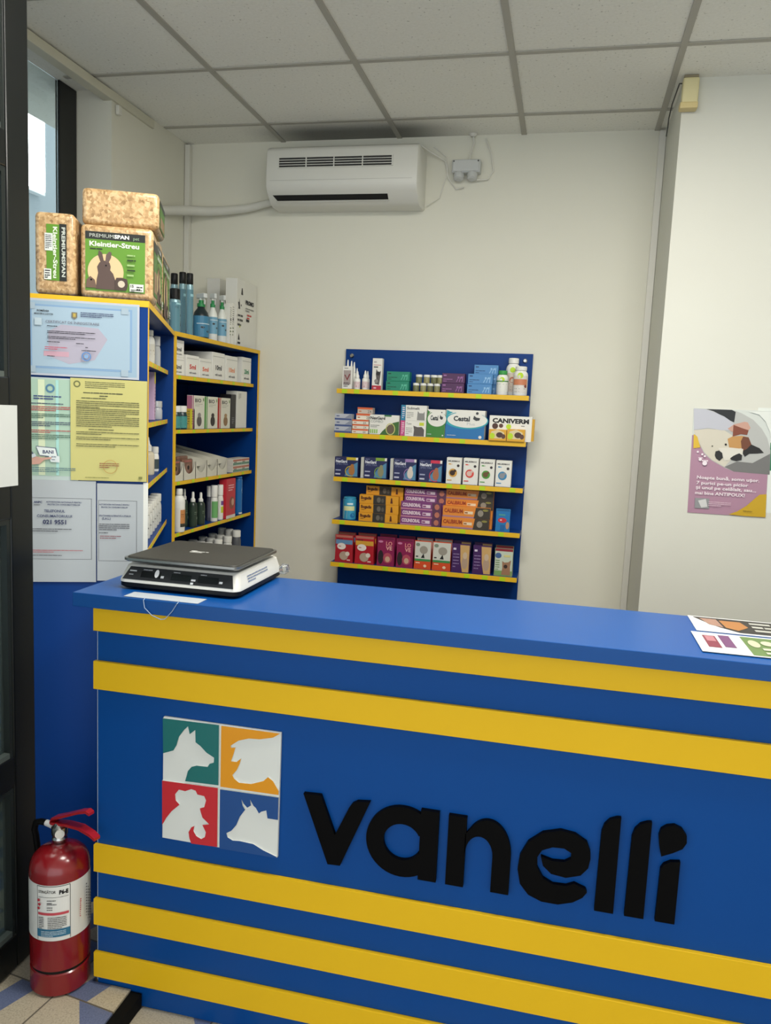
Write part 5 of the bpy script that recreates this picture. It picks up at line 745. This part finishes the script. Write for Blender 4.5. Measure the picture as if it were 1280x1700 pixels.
# ------------- pouches
def pouch(label, pos, w, h, body, draw, t=.05, group='treat pouches on the fifth rack shelf', tilt=.03):
    b = MB(); n = 6
    vs = []; fs = []
    for k in range(7):
        v = k/6; th = t*(1-v**1.6)*.98+.004; ww = w/2*(1-.04*math.sin(v*math.pi))
        vs += [(-ww, 0, v*h), (ww, 0, v*h), (ww, th, v*h), (0, th*1.12, v*h), (-ww, th, v*h)]
    for k in range(6):
        for i in range(5): j = (i+1) % 5; fs.append([k*5+i, k*5+j, k*5+5+j, k*5+5+i])
    b.add(vs, fs, body); b.add(vs, [[4, 3, 2, 1, 0], [30, 31, 32, 33, 34]], body)
    f = FF(w, -.0002); f.o = Vector((-w/2, -.0003, 0)); draw(b, f, w, h)
    o = b.obj('treat_pouch', loc=pos); o.rotation_euler = (-tilt*0, 0, 0); return tag(o, label, 'pouch', group)
def red_(band):
    def q(b, f, w, h):
        b.rect(f, w*.04, h*.9, w*.96, h*.98, M('#b46a5c')); b.rect(f, w*.04, h*.66, w*.96, h*.82, M(band)); b.disc(f, w*.36, h*.58, w*.24, M('#e2d9d2'), h*.12, n=18); b.lines(f, w*.2, h*.565, w*.3, 1, .01, h*.03, M('#a83a3a'), 3); b.disc(f, w*.5, h*.24, w*.24, M('#b09a88'), h*.16); b.disc(f, w*.7, h*.32, w*.12, M('#d8ccc0'), h*.08); b.rect(f, w*.68, h*.07, w*.86, h*.12, M('#e0b0ac')); b.lines(f, w*.1, h*.84, w*.7, 1, .01, h*.03, M('#5c1a20'), 3)
    return q
def love(b, f, w, h):
    b.text('LO', f, w*.5, h*.72, h*.13, M('#d98a86'), w=w*.36, bold=.03); b.text('VE', f, w*.5, h*.56, h*.13, M('#e2a39c'), w=w*.36, bold=.03); b.disc(f, w*.22, h*.3, w*.16, M('#2a2024'), h*.24); b.disc(f, w*.62, h*.28, w*.26, M('#b04a5c'), h*.18); b.disc(f, w*.62, h*.24, w*.14, M('#caa48a'), h*.1); b.disc(f, w*.2, h*.84, w*.14, M('#c77aa0'), h*.04); b.rect(f, w*.06, h*.93, w*.94, h*.98, M('#6d1f3e'))
def worg(b, f, w, h):
    b.rect(f, w*.03, h*.34, w*.97, h*.97, M('#ccccc2')); b.rect(f, w*.03, h*.28, w*.97, h*.36, M('#3c8a4a')); b.disc(f, w*.55, h*.68, w*.24, M('#9a9488'), h*.14); b.flat([(w*.4, h*.4), (w*.55, h*.56), (w*.62, h*.40)], f, M('#1c1c1c')); b.lines(f, w*.1, h*.42, w*.3, 1, .01, h*.05, BLK2, 3); b.disc(f, w*.2, h*.86, w*.12, M('#7d8a78'), h*.06); b.disc(f, w*.66, h*.12, w*.09, M('#e8c8a8'), h*.05); b.lines(f, w*.1, h*.2, w*.4, 1, .01, h*.04, M('#f0c0a0'), 5)
def purp(b, f, w, h):
    b.flat([(w*.45, h*.96), (w*.97, h*.96), (w*.97, h*.02), (w*.62, h*.02), (w*.5, h*.4)], f, M('#c9a368')); b.disc(f, w*.74, h*.35, w*.17, M('#b09680'), h*.22); b.disc(f, w*.74, h*.6, w*.12, M('#c8b298'), h*.12); b.lines(f, w*.08, h*.78, w*.34, 1, .01, h*.08, M('#d8cfe0'), 3); b.lines(f, w*.08, h*.62, w*.34, 5, h*.11, h*.035, M('#8f7aa6'), 4)
def york(b, f, w, h):
    b.rect(f, w*.03, h*.9, w*.97, h*.99, M('#8a2430')); b.rect(f, w*.03, h*.02, w*.97, h*.9, M('#c2cdbb')); b.rect(f, w*.03, h*.02, w*.97, h*.2, M('#77a05c')); b.disc(f, w*.2, h*.74, w*.17, M('#3f5f92'), h*.1); b.flat([(w*.4, h*.05), (w*.45, h*.3), (w*.42, h*.55), (w*.55, h*.5), (w*.75, h*.52), (w*.9, h*.6), (w*.86, h*.35), (w*.9, h*.05)], f, M('#9c7458')); b.disc(f, w*.62, h*.36, w*.1, M('#3a2a24'), h*.07); b.lines(f, w*.07, h*.55, w*.22, 5, h*.08, h*.03, M('#6a8a58'), 5); b.rect(f, w*.5, h*.7, w*.85, h*.78, M('#d6cf8a'))
BG = [('#a8222e', red_('#5f86ac'), 'red pouch with a pale blue band, leftmost on the bottom shelf'), ('#b01f2c', red_('#d09a34'), 'red pouch with a yellow band on the bottom shelf'), ('#8a2450', love, 'magenta pouch with big letters, left one'), ('#8a2450', love, 'magenta pouch with big letters, right one'),
      ('#d2502a', worg, 'white and orange pouch, left one'), ('#d2502a', worg, 'white and orange pouch, right one'), ('#46285c', purp, 'purple pouch with a beige side, left one'), ('#46285c', purp, 'purple pouch with a beige side, right one'), ('#8a9a7c', york, 'pale green pouch with a small dog, rightmost on the bottom shelf')]
for i, (c, dr_, l) in enumerate(BG):
    pos, w, h = BK('bag%d' % i); pouch(l, pos, w, h, M(c, .35), dr_)
    pouch('treat pouch standing behind the '+l.split(',')[0].replace(' on the bottom shelf', '')+(', left pair' if 'left one' in l else ', right pair' if 'right one' in l else ''), (pos[0]-.002, pos[1]+.062, pos[2]), w*.98, h*1.04, M(c, .35), dr_)
pos, w, h = BK('sach')
pouch('blue sachet with a red oval at the right end of the fourth shelf', pos, w, h, M('#2476b4', .35), lambda b, f, w, h: (b.rect(f, w*.06, h*.9, w*.94, h*.97, M('#1c5a90')), b.disc(f, w*.46, h*.5, w*.3, M('#c42c3a'), h*.11), b.lines(f, w*.3, h*.48, w*.3, 1, .01, h*.06, M('#ecc8cc'), 3), b.rect(f, w*.2, h*.7, w*.66, h*.77, M('#4a9a9c')), b.disc(f, w*.84, h*.28, w*.12, M('#b98a6a'), h*.16), b.rect(f, w*.35, h*.05, w*.65, h*.3, M('#1760a0'))), t=.02, group=None)

# ------------- bookcase along the left wall: goods face +x
RB = R_(90)
def BB(k): x, y, z, w, h, dia = P[k]; return (x, y, z+.0005), w, h, dia
ST = 'goods on top of the corner bookcase'
for k, l, cr in (('can1', 'tall pale spray can with black cap, rearmost by the wood shavings', .16), ('can3', 'tall teal spray can with black cap, left of the front pair', .17), ('can4b', 'tall teal spray can with black cap, right of the front pair', .17), ('can2', 'short teal spray can with a wide black cap in front', .24)):
    pos, w, h, dia = BB(k)
    def dl(b, r, h):
        wrapl(b, r, h*.03, h*.74 if cr < .2 else h*.68, M('#5a8794', .3), 100, lines=(h*.55, 2, h*.03, h*.012, M('#2c3f48')), extra=lambda b, cf, a: (b.flat([(-a*.35, h*.34), (a*.1, h*.39), (a*.4, h*.36), (a*.1, h*.33)], cf, M('#23272a')), b.flat([(a*.05, h*.12), (a*.3, h*.26), (a*.42, h*.22), (a*.2, h*.1)], cf, M('#23272a')), crect(b, cf, -a*.5, h*.6, a*.5, h*.64, M('#9ac9d2'))))
    bottle('spray_can', l, 'spray can', pos, dia/2*1.04, h*.98, M('#86a8b0', .3, metal=.3), BLACK, 'can', dl, caph=cr, rz=RB, group=ST)
def trigger(t, r, h, col, col2=None):
    MB().lathe([(r*.5, h*.70), (r*.5, h*.77), (r*.3, h*.78), (r*.3, h*.84)], M('#1f8a4a', .4), 18).obj('collar', t)
    b = MB().lathe([(r*.25, h*.84), (r*.25, h*.88)], WHITE, 12); b.box(-r*.28, -r*.9, h*.88, r*.28, r*.7, h*.98, col, r*.08); b.tube([(0, -r*.55, h*.88), (0, -r*.8, h*.82), (0, -r*.72, h*.75)], r*.09, col, 6); b.obj('trigger_head', t)
for k, l, bc, lc, rr in (('amb', 'dark bottle with a green collar pump and a blue label', '#1d2a2e', '#3f7fa0', .85), ('wb1', 'white bottle with green collar trigger and blue label, left one', '#e3e6df', '#6fa3bd', 1.), ('wb2', 'white bottle with green collar trigger and blue label, right one', '#e3e6df', '#6fa3bd', 1.)):
    pos, w, h, dia = BB(k); r_ = dia/2*1.05*rr if k != 'amb' else .037
    t = thing('trigger_bottle', l, 'bottle', pos, RB-.5, ST); b = MB().lathe([(r_*.95, 0), (r_, h*.02), (r_, h*.48), (r_*.85, h*.58), (r_*.5, h*.66), (r_*.42, h*.70)], M(bc, .3), 24)
    wrapl(b, r_, h*.06 if k == 'amb' else h*.16, h*.50, M(lc, .4), 110, extra=lambda b, cf, a: (b.disc(cf, a*.2, h*.12, a*.14, M('#23272a'), h*.02), b.disc(cf, -a*.2, h*.2, a*.14, M('#23272a'), h*.02), crect(b, cf, -a*.6, h*.27, a*.6, h*.285, M('#cfe0e8')))); b.obj('body', t)
    trigger(t, r_, h, M('#d7dbd8', .3))
for k, l in (('tb1', 'narrow white box with grey print, left one by the big carton'), ('tb2', 'narrow white box with grey print, right one by the big carton')):
    pos, w, h, dia = BB(k)
    def d(b, f, w, h): b.lines(f, w*.15, h*.9, w*.7, 9, h*.05, h*.02, GREY, 3); b.disc(f, w*.5, h*.62, w*.2, M('#4a4a48'), h*.03); b.lines(f, w*.2, h*.4, w*.6, 3, h*.08, h*.03, M('#6a7a5a'), 5)
    carton('medicine_box', l, 'box', (-1.622, 3.6455 if k == 'tb1' else 3.6745, pos[2]), .027, .03, h*.92, CARD, d, rz=RB)
def dbig(b, f, w, h):
    b.flat([(w*.20, h*.78), (w*.30, h*.78), (w*.27, h*.88), (w*.23, h*.88)], f, M('#2c2a26')); b.flat([(w*.06, h*.66), (w*.09, h*.60), (w*.12, h*.66)], f, BLK2); b.flat([(w*.08, h*.56), (w*.16, h*.56), (w*.12, h*.72)], f, BLK2); b.disc(f, w*.21, h*.62, w*.02, BLK2)
    b.lines(f, w*.05, h*.45, w*.25, 3, h*.07, h*.035, M('#4a4a48'), 4); b.disc(f, w*.16, h*.3, w*.02, M('#c2c832')); b.flat([(w*.08, h*.1), (w*.16, h*.1), (w*.12, h*.2)], f, BLK2); b.lines(f, w*.06, h*.04, w*.2, 1, .01, h*.03, BLK2, 5)
    b.text('PROMO', f, w*.42, h*.66, h*.06, BLK2, w=w*.42, bold=.05); b.lines(f, w*.42, h*.59, w*.42, 2, h*.035, h*.018, GREY, 6); b.lines(f, w*.5, h*.49, w*.22, 2, h*.045, h*.028, M('#c23a3a'), 7); b.lines(f, w*.46, h*.40, w*.34, 1, .01, h*.045, BLK2, 8)
carton('shipping_carton', 'large white carton with black print in the corner on top of the bookcase', 'box', (-1.612, 3.817, 1.9075), .252, .06, .325, M('#dcdbd2', .6), dbig, rz=RB)
carton('small_carton', 'plain white carton behind the trigger bottles on top of the bookcase', 'box', (-1.765, 3.875, 1.9075), .10, .07, .345, M('#d2d1c9', .6), None, rz=RB)
# second row: needle boxes
SY = [('n2', '2ml', '#33333a', 'white syringe box marked 2ml, under the 3ml box'), ('n3', '3ml', '#33333a', 'white syringe box marked 3ml, on top of the 2ml box'), ('n5', '5ml', '#c8322c', 'white syringe box marked 5ml in dark red'), ('n5o', '5ml', '#dc6a4a', 'lower white syringe box marked 5ml in pale red'), ('n10', '10ml', '#33333a', 'tall white syringe box marked 10ml in black'), ('n10o', '10ml', '#e08a5a', 'tall white syringe box marked 10ml in orange'), ('n20', '20ml', '#2f8a5c', 'tall white syringe box marked 20ml in green')]
for k, t_, c, l in SY:
    pos, w, h, dia = BB(k); w = min(w, .128) if k != 'n20' else .118; h = min(h, .134)
    def d(b, f, w, h): b.text(t_, f, w*.5, h*.36, h*(.2 if h < .11 else .17), M(c), w=w*.5, bold=.04, al='c'); b.text('with needle', f, w*.5, h*.14, h*.09, M('#55555a'), w=w*.55, bold=.02, al='c'); b.rect(f, w*.04, h*.84, w*.96, h*.855, M('#9a9a96'))
    y = pos[1] if k != 'n20' else 3.835
    if k == 'n3': pos = (pos[0], pos[1], 1.732+P['n2'][4]+.0008)
    if k in ('n2', 'n3'): y = 3.1045
    if k == 'n5': y = 3.235
    if k == 'n5o': y = 3.362
    if k == 'n10': y = 3.50
    if k == 'n10o': y = 3.652
    if k == 'n10': w = .135
    if k in ('n10o',): w = .135
    carton('syringe_box', l, 'box', (-1.6135, y, pos[2]), w, .15, h, CARD, d, rz=RB, group='syringe boxes in the corner bookcase')
# third row
for k, l in (('te1', 'teal bottle with white cap, left one'), ('te2', 'teal bottle with white cap, right one')):
    pos, w, h, dia = BB(k); bottle('medicine_bottle', l+' beside the yellow boxes', 'bottle', (pos[0]-.012, pos[1]+.005*(k == 'te2'), pos[2]), .0225, h, M('#16333a', .3), WHITE, 'pill', lambda b, r, h: wrapl(b, r, h*.06, h*.56, M('#3f8a86'), 100, extra=lambda b, cf, a: b.flat([(-a*.4, h*.08), (a*.1, h*.3), (a*.2, h*.28), (-a*.2, h*.06)], cf, M('#b8d8c8'))), .8, .26, rz=RB)
for k, l, c in (('yt1', 'narrow amber and yellow box beside the teal bottles', '#b89a2c'), ('yt2', 'narrow bright yellow box beside the teal bottles', '#cfc72c')):
    pos, w, h, dia = BB(k); carton('medicine_box', l, 'box', (pos[0], pos[1], pos[2]), .034, .034, h, M(c, .5), lambda b, f, w, h: b.lines(f, w*.2, h*.85, w*.6, 6, h*.12, h*.05, M('#5a5a2a'), 3), rz=RB)
for i, (c, l) in enumerate((('#b4708c', 'pink'), ('#5c9a4c', 'green'), ('#b4443c', 'red'))):
    pos, w, h, dia = BB('bio%d' % i)
    def d(b, f, w, h): b.text('BIO', f, w*.2, h*.80, h*.11, BLK2, w=w*.5, bold=.02); b.lines(f, w*.2, h*.74, w*.6, 2, h*.05, h*.012, GREY, 3); b.disc(f, w*.55, h*.24, w*.2, M(['#5a5450', '#2f2a28', '#8a6a48'][i]), h*.16); b.disc(f, w*.55, h*.42, w*.13, M(['#8a8480', '#3a3432', '#a88860'][i]), h*.07); b.rect(f, w*.84, h*.84, w*.92, h*.93, M('#6a8a4a')); b.rect(f, 0, 0, w*.07, h, M(c))
    carton('medicine_box', 'pale tall box with a dog picture and a %s edge' % l, 'box', pos, .122, .028, h, M('#dad8c8', .5), d, rz=RB, side=M(c), group='pale pet care boxes in the corner bookcase')
pos, w, h, dia = BB('dkb'); carton('medicine_box', 'dark narrow box beside the tall white box', 'box', pos, w, .06, h, M('#1e1c22', .4), lambda b, f, w, h: b.lines(f, w*.2, h*.3, w*.5, 4, h*.05, h*.02, M('#8a8a90'), 4), rz=RB)
pos, w, h, dia = BB('wht'); carton('medicine_box', 'tall plain white box at the right end of the third row', 'box', pos, w*.9, .06, h, M('#dddcd4', .5), lambda b, f, w, h: b.lines(f, w*.15, h*.92, w*.25, 5, h*.03, h*.012, M('#5a5a58'), 4), rz=RB)
# fourth row: display trays
for i in range(5):
    pos, w, h, dia = BB('tray%d' % i); w = .112; y = 3.105+.1145*i; t = thing('display_tray', 'white curved card tray, %s from the left in the bookcase%s' % (nth[i], ', filled with pouches' if i < 2 else ', empty at the front'), 'tray', (-1.6135, y, 1.2805), RB, 'card trays in the corner bookcase')
    TM = M('#d2cfc0', .55); b = MB(); dep = .30; h0, h1 = .034, .10
    lip = [(-w/2, 0), (w/2, 0), (w/2, .078)]+[(w/2*.92*math.cos(R_(a)), .078-.052*math.sin(R_(a))) for a in range(0, 181, 15)]+[(-w/2, .078)]
    b.prism(lip, Fr((0, .0015, 0), (1, 0, 0), (0, 0, 1)), .0015, TM)
    for x in (-w/2, w/2-.0015): b.prism([(0, 0), (dep, 0), (dep, .135), (.0, .078)], Fr((x, 0, 0), (0, 1, 0), (0, 0, 1)), .0015, TM)
    b.box(-w/2+.002, .002, .0, w/2-.002, dep, .0015, TM); b.box(-w/2+.002, dep-.0015, .0015, w/2-.002, dep, .135, TM)
    if i > 1: b.add([(-w/2+.003, .03, .05), (w/2-.003, .03, .05), (w/2-.003, dep-.002, .13), (-w/2+.003, dep-.002, .13)], [(0, 1, 2, 3)], TM)
    b.obj('tray', t)
    if i < 2:
        for j in range(3 if i == 0 else 2):
            pb = MB().box(-w/2+.008, 0, 0, w/2-.008, .014, .088+.012*j, M(['#5c4a42', '#7a5848'][i], .35, noise=.5, nscale=40), .006, 2); f = Fr((-w/2+.008, -.0004, 0), (1, 0, 0), (0, 0, 1)); pb.disc(f, .045, .045, .022, M('#8a6a5c')); pb.disc(f, .05, .05, .010, M('#2c2220')); pb.rect(f, .01, .075, .08, .082, M('#a4625a'))
            o = pb.obj('cat_food_pouch', loc=(-1.6215-.024*j, y, 1.2835), rz=RB); tag(o, 'brown cat food pouch in the %s tray, %s from the front' % (nth[i], nth[j]), 'pouch', 'pouches in the card trays')
pos, w, h, dia = BB('sm')
for i in range(2):
    for j in range(2): carton('medicine_box', 'small pale striped box in the right end stack, %s %s' % (['lower', 'upper'][i], ['left', 'right'][j]), 'box', (-1.6135, 3.742+.105*j, 1.2805+.0345*i), .103, .06, .034, M('#d4cfc4', .5), lambda b, f, w, h: (b.rect(f, 0, h*.62, w, h*.9, M('#b4705c')), b.rect(f, 0, h*.1, w, h*.4, M('#5f8a78')), b.lines(f, w*.1, h*.44, w*.7, 1, .01, h*.14, M('#6a4a44'), 3)), rz=RB, group='small striped boxes in the corner bookcase')
# fifth row: bottles
SB = 'bottles in the corner bookcase'
def slab(c, extra=None): return lambda b, r, h: wrapl(b, r, h*.1, h*.56, M(c, .4), 100, extra=extra)
pos, w, h, dia = BB('b40'); bottle('shampoo_bottle', 'white bottle with an orange label at the left end of its row', 'bottle', (pos[0]-.003, pos[1]+.014, pos[2]), .0255, h, WHITE, WHITE, 'pill', slab('#e4e2da', lambda b, cf, a: (crect(b, cf, -a*.5, h*.1, a*.5, h*.42, M('#c98850')), crect(b, cf, -a*.5, h*.02, a*.5, h*.1, M('#3a3a30')), b.lines(cf, -a*.4, h*.3, a*.7, 2, h*.05, h*.02, M('#5a3a20'), 3))), .52, .14, rz=RB, group=SB)
for k, l in (('b41', 'dark green bottle with white spray head, behind, left'), ('b42', 'dark green bottle with white spray head, in front, left'), ('b43', 'dark green bottle with white spray head, in front, right')):
    pos, w, h, dia = BB(k); bottle('spray_bottle', l, 'bottle', (pos[0]-.012, pos[1], pos[2]), dia/2*1.15, h, M('#26352c', .3), WHITE, 'spray', lambda b, r, h: wrapl(b, r, h*.06, h*.58, M('#2c3c30', .4), 100, extra=lambda b, cf, a: (b.disc(cf, a*.1, h*.2, a*.14, M('#8fa08c'), h*.04), b.lines(cf, -a*.4, h*.36, a*.8, 2, h*.05, h*.02, M('#7f907c'), 3))), rz=RB, group=SB)
pos, w, h, dia = BB('b44'); bottle('spray_bottle', 'grey bottle with white cap between the dark green and white green bottles', 'bottle', pos, dia/2*1.1, h, M('#4a4c58', .3), WHITE, 'pill', slab('#5a5c6a'), .8, .3, rz=RB, group=SB)
pos, w, h, dia = BB('b45'); bottle('shampoo_bottle', 'white bottle with a green label', 'bottle', (pos[0]-.01, pos[1], pos[2]), dia/2*1.12, h, WHITE, WHITE, 'pill', slab('#6fae6a', lambda b, cf, a: b.flat([(a*.1, h*.1), (a*.3, h*.14), (a*.2, h*.3)], cf, M('#2c4a30'))), .8, .32, rz=RB, group=SB)
pos, w, h, dia = BB('b46'); bottle('shampoo_bottle', 'narrow white bottle with a purple and yellow label beside the red box', 'bottle', (pos[0]-.01, pos[1], pos[2]), dia/2*1.15, h, WHITE, WHITE, 'pill', slab('#e6e4dc', lambda b, cf, a: (crect(b, cf, -a*.5, h*.32, a*.5, h*.44, M('#6f4a8a')), crect(b, cf, -a*.5, h*.1, a*.5, h*.28, M('#c3cc3c')))), .8, .3, rz=RB, group=SB)
pos, w, h, dia = BB('b47'); carton('medicine_box', 'tall red box with a pet picture among the bottles', 'box', (pos[0], pos[1]+.01, pos[2]), .11, .04, h, M('#c02a38', .45), lambda b, f, w, h: (b.disc(f, w*.6, h*.38, w*.28, M('#8a4a3c'), h*.16), b.disc(f, w*.7, h*.4, w*.14, M('#c9a088'), h*.09), b.lines(f, w*.2, h*.82, w*.6, 3, h*.06, h*.03, M('#e8b8bc'), 3), b.rect(f, 0, 0, w, h*.08, M('#d8d4cc'))), rz=RB)
pos, w, h, dia = BB('b48'); bottle('spray_can', 'blue can at the right end of the bottle row', 'can', (pos[0]-.01, pos[1], pos[2]), dia/2*1.0, h, M('#1d62a0', .3), M('#2a6cab', .35), 'can', lambda b, r, h: wrapl(b, r, h*.02, h*.9, M('#1f68a8', .35), 110, extra=lambda b, cf, a: (b.disc(cf, a*.1, h*.62, a*.25, M('#8fb4d8'), h*.08), crect(b, cf, -a*.5, 0, a*.5, h*.04, M('#d8dcdc')))), caph=.05, rz=RB, group=SB)
# sixth row: white capped vials
for i in range(7):
    for j in range(3):
        x, y = -1.64-.05*j, 3.14+.112*i+.02*j
        if y > 3.89: continue
        bottle('vial_bottle', 'white capped vial behind the weighing scale, %s from the left, %s row' % (nth[i], ['front', 'middle', 'back'][j]), 'bottle', (x, y, .8305), .024, .125+.015*(i == 6), M('#d6d6d0', .4) if (i+j) % 3 else M('#5a5c60', .4), WHITE, 'pill', None, .8, .24, group='white capped bottles behind the scale', parts=False)

# ------------- bookcase at an angle: goods on its open shelves
def AP(dd, off, z): v = Vector(A0)-NV*off+AV*dd; return (v.x, v.y, z)
SA = 'goods in the angled bookcase'
def alab(b, r, h): wrapl(b, r, h*.1, h*.6, M('#dcd9cc'), 100, lines=(h*.3, 2, h*.1, h*.04, M('#a08a5a')))
bottle('pill_bottle', 'white pill bottle on the top open shelf of the angled bookcase, nearer one', 'bottle', AP(.42, .075, 1.7455), .03, .136, WHITE, WHITE, 'pill', alab, .7, .16, rz=RA, group=SA)
bottle('pill_bottle', 'white pill bottle on the top open shelf of the angled bookcase, second one', 'bottle', AP(.58, .065, 1.7455), .026, .125, WHITE, WHITE, 'pill', alab, .7, .16, rz=RA, group=SA)
bottle('spray_bottle', 'small grey white bottle on the top open shelf of the angled bookcase', 'bottle', AP(.78, .055, 1.7455), .018, .12, M('#c3c6c6', .4), M('#d5d7d8', .3), 'pill', None, .8, .3, rz=RA, group=SA)
carton('medicine_box', 'tall lilac box with a yellow top in the angled bookcase', 'box', AP(.66, .045, 1.5475), .045, .045, .178, M('#c6a8c4', .5), lambda b, f, w, h: (b.rect(f, 0, h*.76, w, h, M('#d6c81e')), b.lines(f, w*.3, h*.66, w*.4, 9, h*.07, h*.03, M('#8a5a86'), 3)), rz=RA)
carton('medicine_box', 'pale box near the front of the second open shelf in the angled bookcase', 'box', AP(.40, .06, 1.5475), .08, .06, .15, M('#cfc3b4', .5), lambda b, f, w, h: b.lines(f, w*.2, h*.9, w*.6, 8, h*.1, h*.05, M('#8a6a60'), 3), rz=RA)
bottle('medicine_bottle', 'small silver capped bottle beside the lilac box', 'bottle', AP(.83, .055, 1.5475), .022, .072, M('#b9bcc0', .35), M('#cfd1d2', .25, .4), 'pill', None, .85, .35, rz=RA, group=SA)
bottle('dropper_bottle', 'beige dropper bottle with a white tip in the angled bookcase', 'bottle', AP(.60, .065, 1.3475), .026, .14, M('#c9c0a8', .4), WHITE, 'drop', None, rz=RA, group=SA)
bottle('medicine_bottle', 'white bottle with dark print in the angled bookcase', 'bottle', AP(.76, .055, 1.3475), .017, .095, WHITE, WHITE, 'pill', lambda b, r, h: wrapl(b, r, h*.1, h*.5, M('#3c4a4c'), 100), .8, .25, rz=RA, group=SA)
carton('medicine_box', 'small purple outlined box on the third open shelf of the angled bookcase', 'box', AP(.86, .05, 1.3475), .04, .04, .065, M('#3a3f74', .5), lambda b, f, w, h: frame_(b, f, w*.1, h*.1, w*.9, h*.9, M('#8a7ab0'), .002), rz=RA)
for i in range(8):
    for j in range(2):
        bottle('vial_bottle', 'white capped vial in the angled bookcase, %s from the front, %s row' % (nth[i], ['outer', 'inner'][j]), 'bottle', AP(.30+.083*i, .06+.065*j, 1.1305), .022, .115, M('#d2d3ce', .4), WHITE, 'pill', lambda b, r, h: wrapl(b, r, h*.1, h*.5, M('#c9cbc8'), 100, lines=(h*.3, 3, h*.1, h*.05, M('#3a3a44'))), .85, .26, rz=RA, group='white capped bottles in the angled bookcase', parts=False)
